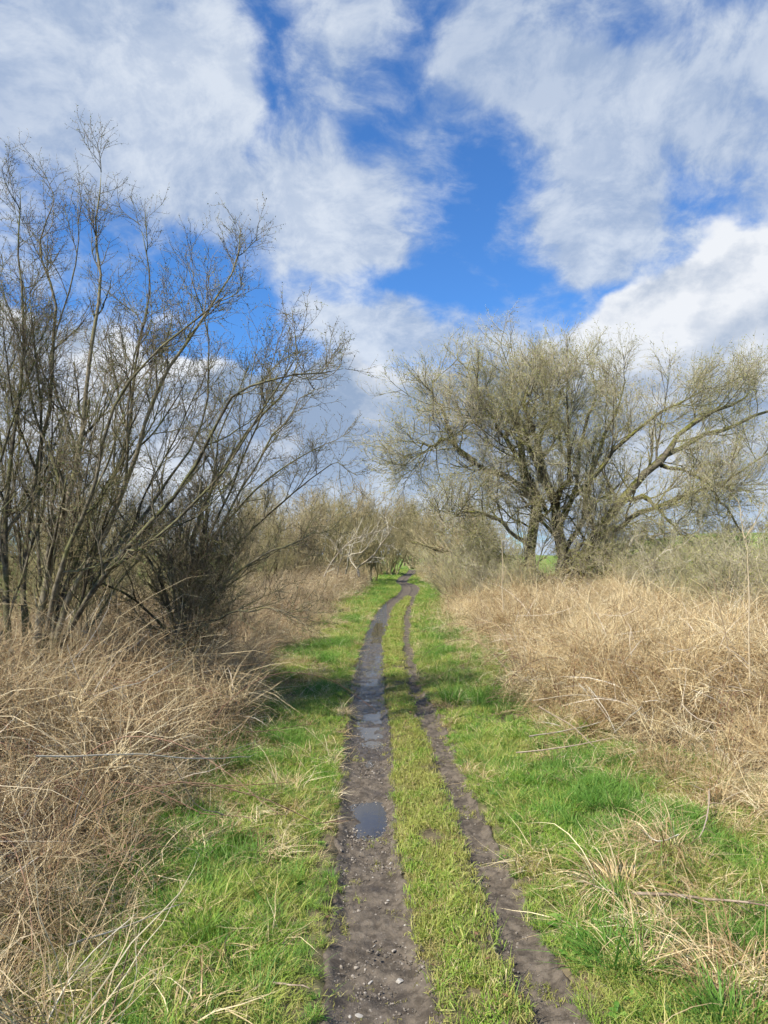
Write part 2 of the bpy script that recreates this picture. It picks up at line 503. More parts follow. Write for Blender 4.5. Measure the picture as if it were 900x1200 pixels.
M['litter'] = blade_mat('brown_stalk', [(0.0, (0.08, 0.042, 0.025)), (0.6, (0.21, 0.11, 0.06)), (1.0, (0.38, 0.24, 0.13))], (0.25, 0.17, 0.09), 1.4, 0.4, 0.2, 0.7)
M['dead_blade'] = blade_mat('pale_stalk', [(0.0, (0.55, 0.46, 0.33)), (1.0, (0.88, 0.80, 0.66))], (0.5, 0.4, 0.3), 1.4, 0.2, 0.1, 0.6)
M['hawthorn'] = bark_mat('hawthorn_bark', (0.05, 0.042, 0.028), (0.24, 0.205, 0.14), (0.16, 0.165, 0.055), 0.6)
M['hawthorn_twig'] = bark_mat('hawthorn_twig_bark', (0.065, 0.046, 0.032), (0.30, 0.235, 0.155), (0.19, 0.18, 0.07), 0.45, 6)
M['willow'] = bark_mat('willow_bark', (0.05, 0.042, 0.028), (0.18, 0.155, 0.105), (0.17, 0.17, 0.03), 0.85, 7)
M['willow_twig'] = bark_mat('willow_twig_bark', (0.25, 0.21, 0.135), (0.58, 0.51, 0.36), (0.25, 0.24, 0.08), 0.5, 2)
M['shrub_twig'] = bark_mat('shrub_twig_bark', (0.19, 0.145, 0.08), (0.44, 0.355, 0.21), (0.25, 0.24, 0.09), 0.5, 1.2)
M['dead'] = bark_mat('bleached_wood', (0.28, 0.23, 0.17), (0.60, 0.54, 0.43), (0.3, 0.28, 0.12), 0.2, 14)
M['stick'] = bark_mat('fallen_stick_bark', (0.16, 0.11, 0.075), (0.42, 0.33, 0.24), (0.2, 0.2, 0.1), 0.1, 25)
M['bramble'] = bark_mat('bramble_stem', (0.13, 0.06, 0.045), (0.30, 0.18, 0.12), (0.3, 0.22, 0.12), 0.35, 20)
M['sapling'] = bark_mat('sapling_bark', (0.30, 0.22, 0.13), (0.52, 0.42, 0.27), (0.3, 0.28, 0.12), 0.2, 20)
M['bud'] = blade_mat('bud_leaf', [(0.0, (0.20, 0.22, 0.05)), (0.5, (0.42, 0.42, 0.13)), (1.0, (0.62, 0.57, 0.27))], (0.3, 0.3, 0.1), 0.4, 0.3, 0.4)
M['haw_bud'] = blade_mat('hawthorn_bud', [(0.0, (0.07, 0.06, 0.03)), (0.6, (0.12, 0.14, 0.04)), (1.0, (0.2, 0.26, 0.06))], (0.2, 0.2, 0.1), 1, 0.1, 0.3)

# ground: soil and thatch under the turf; pasture far away
m, t, o = new_mat('ground_soil'); p = geo_pos(t); px, py, pz = t.sep(p)
n1 = t.noise(p, 9, 6, 0.6); n2 = t.noise(p, 1.2, 4, 0.6)
soil = t.mix(t.ss(n1, 0.35, 0.65), c4(0.060, 0.048, 0.030), c4(0.18, 0.145, 0.085))
soil = t.mix(t.m('MULTIPLY', t.ss(n2, 0.40, 0.62), 0.4), soil, c4(0.13, 0.14, 0.045))
fld = t.mix(t.noise(p, 0.06, 5, 0.65), c4(0.10, 0.17, 0.03), c4(0.20, 0.27, 0.06))
dist = t.vm('LENGTH', p)
principled(t, o, t.mix(t.ss(dist, 22, 45), soil, fld), 0.95, 0.1, n1, 0.6, 0.03)
M['ground'] = m

# mud of the wheel tracks: dark, gritty, wetter in its hollows
m, t, o = new_mat('wheel_track_mud'); p = geo_pos(t); px, py, pz = t.sep(p)
n1 = t.noise(p, 60, 6, 0.7); n2 = t.noise(p, 3.2, 4, 0.6); n3 = t.noise(p, 16, 5, 0.65)
vor = t.node('ShaderNodeTexVoronoi'); vor.inputs['Scale'].default_value = 95; t.l.new(p, vor.inputs['Vector'])
grit = t.ss(vor.outputs['Distance'], 0.10, 0.26, 1.0, 0.0)
gsel = t.ss(t.sep(vor.outputs['Color'])[0], 0.78, 0.86)
base = t.mix(t.ss(n3, 0.35, 0.65), c4(0.062, 0.049, 0.035), c4(0.148, 0.120, 0.088))
base = t.mix(t.m('MULTIPLY', t.ss(n1, 0.52, 0.72), 0.5), base, c4(0.20, 0.18, 0.135))
base = t.mix(t.m('MULTIPLY', t.m('MULTIPLY', grit, gsel), 0.8), base, c4(0.34, 0.31, 0.27))
wet = t.m('MULTIPLY', t.ss(t.m('ADD', n2, t.m('MULTIPLY', t.ss(py, 5.6, 7.0), 0.34)), 0.50, 0.66), t.ss(px, 0.12, 0.05))
base = t.mix(t.m('MULTIPLY', wet, 0.55), base, c4(0.045, 0.037, 0.030))
rgh = t.m('SUBTRACT', 0.9, t.m('MULTIPLY', wet, 0.66))
hgt = t.m('ADD', t.m('MULTIPLY', n1, 0.6), t.m('MULTIPLY', t.m('MULTIPLY', grit, gsel), 0.7))
principled(t, o, base, rgh, 0.28, hgt, 1.0, 0.012)
M['mud'] = m

m, t, o = new_mat('puddle_water'); p = geo_pos(t)
b = principled(t, o, c4(0.045, 0.040, 0.034), 0.03, 0.5, t.noise(p, 14, 3, 0.5), 0.10, 0.003)
b.inputs['IOR'].default_value = 1.42
M['water'] = m

m, t, o = new_mat('pebble_stone')
rnd = t.node('ShaderNodeObjectInfo').outputs['Random']; p = geo_pos(t)
col = ramp(t, rnd, [(0.0, (0.09, 0.075, 0.055)), (0.5, (0.16, 0.135, 0.105)), (0.88, (0.26, 0.225, 0.18)), (1.0, (0.38, 0.34, 0.28))])
principled(t, o, col, 0.75, 0.35, t.noise(p, 150, 4, 0.6), 0.4, 0.003)
M['pebble'] = m
m, t, o = new_mat('pale_stone'); p = geo_pos(t)
principled(t, o, t.mix(t.noise(p, 60, 4, 0.6), c4(0.22, 0.195, 0.16), c4(0.46, 0.43, 0.37)), 0.7, 0.35, t.noise(p, 120, 4, 0.6), 0.4, 0.003)
M['pale_stone'] = m

# ---------------------------------------------------------------- ground sheet
def grid_mesh(name, xs, ys, zf, drop=None):
    X, Y = np.meshgrid(xs, ys); Z = zf(X, Y)
    V = np.stack([X, Y, Z], -1).reshape(-1, 3)
    nx, ny = len(xs), len(ys)
    i = np.arange(nx - 1)[None] + nx * np.arange(ny - 1)[:, None]
    Fq = np.stack([i, i + 1, i + 1 + nx, i + nx], -1).reshape(-1, 4)
    return mesh_from(name, V, [Fq])


xs = np.unique(np.concatenate([-np.geomspace(6, 3000, 30), np.linspace(-6, -1.5, 36), np.linspace(-1.5, 2.6, 100), np.linspace(2.6, 7, 36), np.geomspace(7, 3000, 40)]))
ys = np.unique(np.concatenate([-np.geomspace(2, 2000, 24), np.linspace(-2, 1.5, 15), np.linspace(1.5, 14, 150), np.geomspace(14, 90, 110), np.geomspace(90, 4000, 40)]))


def ground_z(X, Y):
    z = height(X, Y)
    a = np.maximum(inside(Y, ll(Y), lr(Y), X), inside(Y, rl(Y), rr(Y), X)) * (Y < 100)
    return z - 0.05 * sstep(a, 0.05, 0.5)


link('ground', grid_mesh('ground', xs, ys, ground_z), M['ground'], kind='structure')


# ---------------------------------------------------------------- wheel tracks
def track(name, fa, fb, y1, nx, label):
    ys_ = np.unique(np.concatenate([np.arange(1.2, 7, 0.014), np.geomspace(7, y1, 500)]))
    tt = np.linspace(-0.18, 1.18, nx)
    A, B = fa(ys_)[:, None], fb(ys_)[:, None]
    X = A + (B - A) * tt[None]; Y = np.repeat(ys_[:, None], nx, 1)
    Z = height(X, Y)
    near = 1 - sstep(Y, 9, 20)
    calm = 1 - 0.75 * np.clip(sum(np.exp(-(((X - px) / rx) ** 2 + ((Y - py) / ry) ** 2) ** 1.5) for px, py, rx, ry, _ in PUD[:1]), 0, 1)
    Z = Z + calm * (0.022 * fbm(X, Y, 7, 3) + 0.016 * np.abs(fbm(X, Y, 26, 3)) + 0.012 * fbm(X, Y, 80, 2)) * (0.25 + 0.75 * near)
    edge = sstep(np.abs(tt - 0.5)[None] + 0.10 * fbm(X, Y, 9, 3), 0.46, 0.66)
    Z = Z - 0.07 * edge
    V = np.stack([X, Y, Z], -1).reshape(-1, 3); ny = len(ys_)
    i = np.arange(nx - 1)[None] + nx * np.arange(ny - 1)[:, None]
    Fq = np.stack([i, i + 1, i + 1 + nx, i + nx], -1).reshape(-1, 4)
    return link(name, mesh_from(name, V, [Fq]), M['mud'], kind='structure', label=label)


track('wheel_track', ll, lr, 85, 40, 'wide dark muddy wheel track with puddles, left of the grass strip')
track('wheel_track', rl, rr, 85, 26, 'narrow dark earth wheel track right of the grass strip')

# puddles: level water in the hollows of the left rut
for k, (px, py, rx, ry, dep) in enumerate(PUD):
    cz = float(height(px, py))
    lvl = cz + (0.012, 0.005, 0.006, 0.006)[k]
    th = np.linspace(0, 2 * math.pi, 40, endpoint=False)
    wob = 1 + 0.18 * np.sin(3 * th + k) + 0.10 * np.sin(5 * th + 2 * k)
    X = np.clip(px + rx * 1.3 * np.cos(th) * wob, ll(py + ry * np.sin(th)) + 0.03, lr(py + ry * np.sin(th)) - 0.02)
    V = np.vstack([[px, py, lvl], np.stack([X, py + ry * 1.05 * np.sin(th) * wob, np.full(40, lvl)], -1)])
    Fq = np.array([(0, i + 1, (i + 1) % 40 + 1) for i in range(40)])
    link('puddle', mesh_from('puddle', V, [Fq]), M['water'], kind='structure')


# ---------------------------------------------------------------- scatter with geometry nodes (only for uncountable cover)
def scatter(name, protos, pts, rot, scl, idx, **props):
    """pts (n,3), rot (n,3) euler, scl (n,), idx (n,): one object that instances the tuft meshes"""
    pc = bpy.data.collections.new(name + '_tufts')
    for me in protos: pc.objects.link(bpy.data.objects.new(me.name, me))
    me = bpy.data.meshes.new(name); n = len(pts)
    me.vertices.add(n); me.vertices.foreach_set('co', np.ascontiguousarray(pts, np.float32).ravel())
    a = me.attributes.new('rot', 'FLOAT_VECTOR', 'POINT'); a.data.foreach_set('vector', np.ascontiguousarray(rot, np.float32).ravel())
    a = me.attributes.new('scl', 'FLOAT', 'POINT'); a.data.foreach_set('value', np.ascontiguousarray(scl, np.float32))
    a = me.attributes.new('pick', 'INT', 'POINT'); a.data.foreach_set('value', np.ascontiguousarray(idx, np.int32))
    o = bpy.data.objects.new(name, me); COL.objects.link(o)
    for k, v in props.items(): o[k] = v
    g = bpy.data.node_groups.new(name + '_scatter', 'GeometryNodeTree')
    g.interface.new_socket('Geometry', in_out='INPUT', socket_type='NodeSocketGeometry')
    g.interface.new_socket('Geometry', in_out='OUTPUT', socket_type='NodeSocketGeometry')
    N = g.nodes; Lk = g.links
    gi = N.new('NodeGroupInput'); go = N.new('NodeGroupOutput')
    ip = N.new('GeometryNodeInstanceOnPoints'); ci = N.new('GeometryNodeCollectionInfo')
    ci.inputs['Collection'].default_value = pc
    ci.inputs['Separate Children'].default_value = True; ci.inputs['Reset Children'].default_value = True
    ip.inputs['Pick Instance'].default_value = True
    def na(nm, dt):
        x = N.new('GeometryNodeInputNamedAttribute'); x.data_type = dt; x.inputs['Name'].default_value = nm
        return x.outputs['Attribute']
    Lk.new(gi.outputs[0], ip.inputs['Points']); Lk.new(ci.outputs[0], ip.inputs['Instance'])
    Lk.new(na('pick', 'INT'), ip.inputs['Instance Index']); Lk.new(na('scl', 'FLOAT'), ip.inputs['Scale'])
    er = N.new('FunctionNodeEulerToRotation'); Lk.new(na('rot', 'FLOAT_VECTOR'), er.inputs[0]); Lk.new(er.outputs[0], ip.inputs['Rotation'])
    Lk.new(ip.outputs[0], go.inputs[0])
    mod = o.modifiers.new('scatter', 'NODES'); mod.node_group = g
    return o


def blades(n, L, Lv, w, spread, lean, curve, K=4, rng=RNG, droop=0.0, kink=0.0, base_r=0.03):
    """n ribbon blades rising from a small disc. returns V, F, tone"""
    a = rng.uniform(0, 2 * math.pi, n); r = base_r * np.sqrt(rng.random(n))
    P = np.zeros((n, K, 3)); P[:, 0, 0] = r * np.cos(a); P[:, 0, 1] = r * np.sin(a)
    h = rng.uniform(0, 2 * math.pi, n) * (1 - spread) + a * spread
    tilt = np.abs(rng.normal(lean, lean * 0.6, n))
    d = np.stack([np.sin(tilt) * np.cos(h), np.sin(tilt) * np.sin(h), np.cos(tilt)], -1)
    out = np.stack([np.cos(h), np.sin(h), 0 * h], -1)
    ln = np.maximum(L * rng.lognormal(0, Lv, n), L * 0.25)
    cv = curve * rng.uniform(0.3, 1.6, n)
    for k in range(1, K):
        d = norm(d + out * (cv / (K - 1))[:, None] + np.array([0, 0, -droop / (K - 1)]) * (k / K) * rng.uniform(0.4, 1.5, n)[:, None] + rng.normal(0, kink, (n, 3)))
        P[:, k] = P[:, k - 1] + d * (ln / (K - 1))[:, None]
    P[:, 1:, 2] = np.maximum(P[:, 1:, 2], rng.uniform(0.004, 0.03, (n, 1)))
    side = norm(np.cross(np.broadcast_to([0, 0, 1.0], out.shape), out) + rng.normal(0, 0.35, (n, 3)))
    ww = w * rng.uniform(0.6, 1.4, n)
    wp = np.linspace(1, 0.0, K) ** 0.6
    V = np.zeros((n, 2 * K - 1, 3))
    for k in range(K - 1):
        V[:, 2 * k] = P[:, k] - side * (ww * wp[k] / 2)[:, None]
        V[:, 2 * k + 1] = P[:, k] + side * (ww * wp[k] / 2)[:, None]
    V[:, -1] = P[:, -1]
    q = [(2 * k, 2 * k + 1, 2 * k + 3, 2 * k + 2) for k in range(K - 2)]
    off = (np.arange(n) * (2 * K - 1))[:, None, None]
    Fl = [(np.array(q)[None] + off).reshape(-1, 4), (np.array([(2 * K - 4, 2 * K - 3, 2 * K - 2)])[None] + off).reshape(-1, 3)]
    return V.reshape(-1, 3), Fl, np.repeat(rng.random(n), 2 * K - 1)


def tuft(name, mat, parts):
    B = Bag()
    for kw in parts:
        V, Fl, tn = blades(**kw); B.add(V, Fl, tn * kw.get('_t', 1))
    me = B.mesh(name); me.materials.append(mat); return me


def spread_pts(dens_fn, x0, x1, y0, y1, dmax, rng=RNG):
    n = int((x1 - x0) * (y1 - y0) * dmax)
    x = rng.uniform(x0, x1, n); y = rng.uniform(y0, y1, n)
    k = rng.random(n) * dmax < dens_fn(x, y)
    return x[k], y[k]


def place(x, y, n_proto, smin, smax, tilt=0.1, dz=-0.004, rng=RNG):
    n = len(x)
    pts = np.stack([x, y, height(x, y) + dz], -1)
    rot = np.stack([rng.normal(0, tilt, n), rng.normal(0, tilt, n), rng.uniform(0, 2 * math.pi, n)], -1)
    return pts, rot, rng.uniform(smin, smax, n), rng.integers(0, n_proto, n)


turf_p = [tuft('turf_tuft', M['turf'], [dict(n=34, L=0.035, Lv=0.45, w=0.0034, spread=0.0, lean=0.6, curve=0.9, K=4, base_r=0.05)]) for _ in range(6)]
tall_p = [tuft('long_turf_tuft', M['turf'], [dict(n=36, L=0.064, Lv=0.4, w=0.0038, spread=0.2, lean=0.5, curve=1.1, K=5, base_r=0.045, droop=0.5)]) for _ in range(5)]
lush_p = [tuft('lush_tuft', M['lush'], [dict(n=40, L=0.082, Lv=0.35, w=0.0042, spread=0.6, lean=0.42, curve=1.0, K=5, base_r=0.04, droop=0.6)]) for _ in range(4)]
short_p = [tuft('worn_tuft', M['short'], [dict(n=34, L=0.030, Lv=0.35, w=0.0030, spread=0.2, lean=0.6, curve=0.8, K=4, base_r=0.045)]) for _ in range(5)]


def d_fall(y, near, p=1.0): return near * np.minimum(1.0, (5.0 / np.maximum(y, 1)) ** p)


def verge_mask(x, y):
    """1 on the verges between ruts and thicket (ragged edges)"""
    e = 0.06 * fbm(x, y, 11, 3) + 0.03 * fbm(x, y, 2.3, 2)
    left = (x < ll(y) - 0.012 - 0.010 * far_scale(y) + e) & (x > bl(y) - 0.35 + 0.4 * fbm(x, y, 2, 2))
    right = (x > rr(y) - 0.02 + 0.010 * far_scale(y) + e) & (x < br(y) + 0.45 + 0.5 * fbm(x, y, 2, 2))
    return left | right


def median_mask(x, y):
    e = 0.06 * fbm(x + 5, y, 11, 3) + 0.03 * fbm(x, y, 2.3, 2)
    return (x > lr(y) + 0.005 + 0.008 * far_scale(y) + e) & (x < rl(y) + 0.015 - 0.008 * far_scale(y) + e) & (y < 29.5)


def far_scale(y): return np.clip(y / 8.0, 1, 4.0) ** 0.6


# verge turf
parts = []
for (y0, y1, dm, p) in ((1.6, 7, 640, 0.0), (7, 16, 420, 0.0), (16, 40, 130, 0.0), (40, 85, 40, 0.0)):
    x, y = spread_pts(lambda x, y: dm * verge_mask(x, y) * sstep(fbm(x, y, 1.7, 3), -0.55, -0.15).clip(.35, 1), -2.4 if y1 < 40 else -2, 3.2 if y1 < 40 else 5.5, y0, y1, dm)
    parts.append((x, y))
x = np.concatenate([a for a, b in parts]); y = np.concatenate([b for a, b in parts])
nr = near_rut(x, y)
tallness = fbm(x, y, 1.3, 3) - 0.35 * nr + 0.35 * sstep(np.maximum(ll(y) - x, x - rr(y)), 0.12, 0.7) - 0.05
pts, rot, scl, idx = place(x, y, 6, 0.75, 1.25, 0.15)
tallm = tallness > RNG.uniform(0.05, 0.40, len(x))
lushm = tallm & (fbm(x + 40, y, 1.1, 2) > 0.0)
idx = np.where(lushm, 11 + RNG.integers(0, 4, len(x)), np.where(tallm, 6 + RNG.integers(0, 5, len(x)), idx))
scl = scl * far_scale(y) * (1 - 0.38 * nr) * np.where(tallm, 0.95, 1.0) * np.where(y > 30, 0.62, 1.0)
scatter('verge_grass', turf_p + tall_p + lush_p, pts, rot, scl, idx, kind='stuff', label='green grass growing on both verges of the track')

# the grass strip between the ruts
parts = []
for (y0, y1, dm) in ((1.6, 7, 1100), (7, 16, 600), (16, 31, 260)):
    x, y = spread_pts(lambda x, y: dm * median_mask(x, y) * np.where(fbm(x, y, 5, 3) < -0.15, 0.35, 1.0), -0.6, 1.2, y0, y1, dm)
    parts.append((x, y))
x = np.concatenate([a for a, b in parts]); y = np.concatenate([b for a, b in parts])
pts, rot, scl, idx = place(x, y, 5, 0.7, 1.3, 0.2)
mt = (fbm(x, y, 2.2, 3) > 0.05) & (RNG.random(len(x)) < 0.5)
idx = np.where(mt, 5 + RNG.integers(0, 3, len(x)), idx)
scl = scl * far_scale(y) ** 0.8 * np.where(mt, 0.75, 1.0)
scatter('track_centre_grass', short_p + turf_p[:3], pts, rot, scl, idx, kind='stuff', label='short worn yellowish grass on the strip between the wheel tracks')

x, y = spread_pts(lambda x, y: 260 * near_rut(x, y) * (fbm(x, y, 6, 3) > 0.12), -0.6, 1.2, 1.6, 12, 260)
pts, rot, scl, idx = place(x, y, 5, 0.4, 0.95, 0.3, -0.012)
scatter('track_edge_grass', short_p, pts, rot, scl, idx, kind='stuff', label='sparse worn grass creeping over the edges of the wheel tracks')

# straw thicket: layered tangles of dead grass
def straw_proto(n, L, w, lean, curve, droop, K=7, kink=0.10, br_=0.12, mat='straw'):
    return tuft('dead_grass_tuft', M[mat], [dict(n=n, L=L, Lv=0.35, w=w, spread=0.5, lean=lean, curve=curve, K=K, base_r=br_, droop=droop, kink=kink)])


def tangle(n, w, R, Lm):
    """loose stems lying across each other"""
    c = RNG.normal(0, 1, (n, 3)) * np.array([R, R, R * 0.45])
    d = norm(RNG.normal(0, 1, (n, 3)) * np.array([1, 1, 0.7]))
    K = 5; P_ = np.zeros((n, K, 3)); P_[:, 0] = c
    ln = Lm * RNG.uniform(0.3, 1.4, n)
    for k in range(1, K):
        d = norm(d + RNG.normal(0, 0.16, (n, 3)) + np.array([0, 0, -0.06])); P_[:, k] = P_[:, k - 1] + d * (ln / (K - 1))[:, None]
    side = norm(np.cross(d, RNG.normal(0, 1, (n, 3)))); ww = w * RNG.uniform(0.5, 1.5, n)
    wp = np.array([0.8, 1, 0.9, 0.7, 0.1])
    V = np.stack([P_ - side[:, None] * (ww[:, None] * wp)[..., None] / 2, P_ + side[:, None] * (ww[:, None] * wp)[..., None] / 2], 2).reshape(n, 2 * K, 3)
    q = np.array([(2 * k, 2 * k + 1, 2 * k + 3, 2 * k + 2) for k in range(K - 1)])
    Fl = [(q[None] + (np.arange(n) * 2 * K)[:, None, None]).reshape(-1, 4)]
    return V.reshape(-1, 3), Fl, np.repeat(RNG.random(n), 2 * K)


def tangle_proto(n, w, R, Lm, mat):
    B = Bag(); B.add(*tangle(n, w, R, Lm)); me = B.mesh('dead_grass_tangle'); me.materials.append(mat); return me


tall_straw = [straw_proto(50, 0.56, 0.0044, 0.6, 1.1, 3.2, 8, 0.22) for _ in range(4)] + [straw_proto(60, 0.46, 0.0050, 0.85, 1.3, 3.0, 7, 0.26) for _ in range(4)]
tangles = [tangle_proto(80, 0.0040, 0.17, 0.42, M['straw']) for _ in range(6)]
tangles += [tangle_proto(55, 0.0070, 0.20, 0.65, M['litter']) for _ in range(2)] + [tangle_proto(8, 0.0042, 0.2, 0.50, M['dead_blade']) for _ in range(1)]
def browned_shaded(lst):
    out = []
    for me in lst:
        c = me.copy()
        if c.materials[0] == M['straw']: c.materials[0] = M['straw_brown_shaded']
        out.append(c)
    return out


flat_straw = [straw_proto(40, 0.15, 0.0036, 1.1, 1.3, 1.6, 5, 0.2, 0.06) for _ in range(4)]


def thick_fn(side):
    def f(x, y):
        d = (bl(y) - x) if side < 0 else (x - br(y))
        d = d + 0.30 * fbm(x, y, 2.2, 3)
        return sstep(d, -0.12, 0.25)
    return f


for side, nm, lab in ((-1, 'dead_grass', 'tangled bank of dead brown grass and stems left of the track'), (1, 'dead_grass', 'tangled bank of straw coloured dead grass right of the track')):
    parts = []
    tf = thick_fn(side)
    for (y0, y1, dm, wx) in ((1.5, 9, 22, 4.2), (9, 22, 14, 4.6), (22, 86, 6, 4.5)):
        if side < 0: a, b = -wx - 1.0, 1.2 if y1 > 22 else -0.8
        else: a, b = 1.0, wx + 2.4
        x, y = spread_pts(lambda x, y: dm * tf(x, y), a, b, y0, y1, dm); parts.append((x, y))
    x = np.concatenate([a for a, b in parts]); y = np.concatenate([b for a, b in parts])
    d = np.abs(np.where(side < 0, bl(y) - x, x - br(y)))
    hf = (0.34 + 0.42 * sstep(d, 0.0, 1.1) + 0.80 * fbm(x, y, 1.3, 3) + (0.10 if side < 0 else 0.0)) * (0.55 + 0.45 * sstep(y, 2.2, 6.5))
    pts, rot, scl, idx = place(x, y, 8, 0.8, 1.15, 0.28, -0.02)
    scl = scl * np.clip(hf, 0.28, 1.0)
    # tangles riding on top of the stand
    n2 = int(len(x) * 1.9)
    k = RNG.integers(0, len(x), n2); x2 = x[k] + RNG.normal(0, .15, n2); y2 = y[k] + RNG.normal(0, .15, n2)
    p2, r2, s2, i2 = place(x2, y2, 9, 0.7, 1.3, 0.5, 0)
    p2[:, 2] += np.clip(hf[k], 0.3, 1.1) * RNG.uniform(0.05, 0.50, n2)
    scatter(nm, (browned_shaded(tall_straw + tangles) if side < 0 else tall_straw + tangles), np.vstack([pts, p2]), np.vstack([rot, r2]), np.concatenate([scl, s2 * np.clip(hf[k] + .2, .4, 1.1)]), np.concatenate([idx, i2 + 8]), kind='stuff', label=lab)

# dead flower stems with seed heads standing in the banks
def stem_proto(rg):
    B = Bag(); n = 3; K = 6
    d = norm(rg.normal(0, .22, (n, 3)) + [0, 0, 1]); P_ = np.zeros((n, K, 3)); P_[:, 0] = rg.normal(0, .05, (n, 3)) * [1, 1, 0]
    ln = rg.uniform(.55, 1.0, n)
    for k in range(1, K):
        d = norm(d + rg.normal(0, .07, d.shape)); P_[:, k] = P_[:, k - 1] + d * (ln / (K - 1))[:, None]
    R_ = np.full((n, K), .0026) * np.linspace(1.2, .6, K)[None]
    B.tube(P_, R_, 4)
    Q, SQ = grow(P_, R_, 7, .5, 1.0, .16, 35, .12, .08, 4, .7, rng=rg, minr=.0012); B.tube(Q, SQ, 3)
    B.add(*bud_quads(Q, 5, .014, rg, .5))
    me = B.mesh('dead_flower_stem'); me.materials.append(M['litter']); return me


stem_p = [stem_proto(np.random.default_rng(900 + k)) for k in range(5)]
for side, lab in ((-1, 'thin dark dead flower stems standing in the left bank'), (1, 'thin dark dead flower stems standing in the right bank')):
    tf = thick_fn(side)
    a, b = (-5.5, -1.0) if side < 0 else (1.3, 6.5)
    x, y = spread_pts(lambda x, y: 2.6 * tf(x, y) * (fbm(x, y, 0.8, 2) > -0.05), a, b, 2.4, 20, 2.6)
    pts, rot, scl, idx = place(x, y, 5, 0.6, 1.0, 0.2, -0.03)
    scatter('dead_flower_stems', stem_p, pts, rot, scl, idx, kind='stuff', label=lab)

# flattened dead grass on the verges
x, y = spread_pts(lambda x, y: 60 * verge_mask(x, y) * sstep(np.minimum(np.abs(x - bl(y)), np.abs(x - br(y))), 0.9, 0.1) * sstep(fbm(x, y, 1.9, 3), -0.2, 0.3) + 9 * verge_mask(x, y) * (fbm(x, y, 1.9, 3) > 0.0) + 5 * verge_mask(x, y) + 110 * verge_mask(x, y) * (x > 1.15) * (y < 4.6) * (fbm(x, y, 3, 2) > -0.05), -2.4, 3.4, 1.6, 24, 110)
pts, rot, scl, idx = place(x, y, 4, 0.5, 1.3, 0.15, 0.004)
scatter('flattened_dead_grass', flat_straw, pts, rot, scl * far_scale(y) ** 0.5, idx, kind='stuff', label='flattened pale dead grass lying over the green verges')

# fallen leaves and small broad leaves in the turf
def leaf_proto(name, mat, n, L, flat):
    B = Bag(); a = RNG.uniform(0, 6.28, n)
    for i in range(n):
        d = np.array([math.cos(a[i]), math.sin(a[i]), 0]); sd = np.array([-d[1], d[0], 0]); l = L * RNG.uniform(.6, 1.2)
        z = RNG.uniform(0.1, 0.5) * l * (0.3 if flat else 1); c = d * 0.004
        V = np.array([c, c + d * l * .45 + sd * l * .26 + [0, 0, z], c + d * l * .5 + [0, 0, z * .7], c + d * l * .45 - sd * l * .26 + [0, 0, z], c + d * l + [0, 0, z * .6]])
        B.add(V, [np.array([(0, 2, 1), (0, 3, 2), (1, 2, 4), (2, 3, 4)])], np.full(5, RNG.random()))
    me = B.mesh(name); me.materials.append(mat); return me


x, y = spread_pts(lambda x, y: 45 * (verge_mask(x, y) | median_mask(x, y)), -2.2, 3.2, 1.7, 9, 45)
pts, rot, scl, idx = place(x, y, 4, 0.6, 1.3, 0.35, 0.022)
scatter('fallen_leaves', [leaf_proto('fallen_leaf', M['litter'], 1, 0.03, True) for _ in range(4)], pts, rot, scl, idx, kind='stuff', label='small brown fallen leaves caught in the verge turf')
x, y = spread_pts(lambda x, y: 14 * verge_mask(x, y) * (fbm(x, y, 1.5, 2) > 0), -2.2, 3.2, 1.7, 9, 14)
pts, rot, scl, idx = place(x, y, 3, 0.6, 1.3, 0.2, 0.015)
scatter('verge_weeds', [leaf_proto('weed_rosette', M['lush'], 8, 0.045, False) for _ in range(3)], pts, rot, scl, idx, kind='stuff', label='low broad leaved weeds among the verge grass')

# ---------------------------------------------------------------- gravel
def stone_mesh(name, mat, sub=1, seed=0):
    import bmesh
    bm = bmesh.new(); bmesh.ops.create_icosphere(bm, subdivisions=sub + 1, radius=1.0)
    rg = np.random.default_rng(seed); ax = rg.uniform(0.6, 1.2, 3); ax[2] *= 0.55
    cuts = [(norm(rg.normal(size=3)), rg.uniform(0.55, 0.85)) for _ in range(7)]
    for v in bm.verts:
        c = np.array(v.co)
        for nn, dd in cuts:
            k = c @ nn
            if k > dd: c = c - nn * (k - dd)
        v.co = c * ax
    me = bpy.data.meshes.new(name); bm.to_mesh(me); bm.free(); me.materials.append(mat); return me


peb = [stone_mesh('pebble', M['pebble'], 0, s) for s in range(8)]
def gd(x, y):
    inl = (x > ll(y) + 0.02) & (x < lr(y) - 0.0); inr = (x > rl(y)) & (x < rr(y))
    return np.where(inl, 5200, 0) * (0.35 + 0.65 * sstep(fbm(x, y, 3, 3), -0.3, 0.3)) + np.where(inr, 1500, 0)
x1, y1_ = spread_pts(gd, -0.5, 1.2, 1.6, 7, 5200)
x2, y2_ = spread_pts(lambda x, y: gd(x, y) * 0.2, -0.6, 0.9, 7, 14, 900)
x = np.concatenate([x1, x2]); y = np.concatenate([y1_, y2_])
pts, rot, scl, idx = place(x, y, 8, 0.0, 1.0, 0.5, 0.003)
scl = 0.0016 + 0.0075 * RNG.random(len(x)) ** 3.2 + 0.006 * (RNG.random(len(x)) > 0.98)
scatter('gravel', peb, pts, rot, scl, idx, kind='stuff', label='small grey gravel pressed into the muddy wheel tracks')

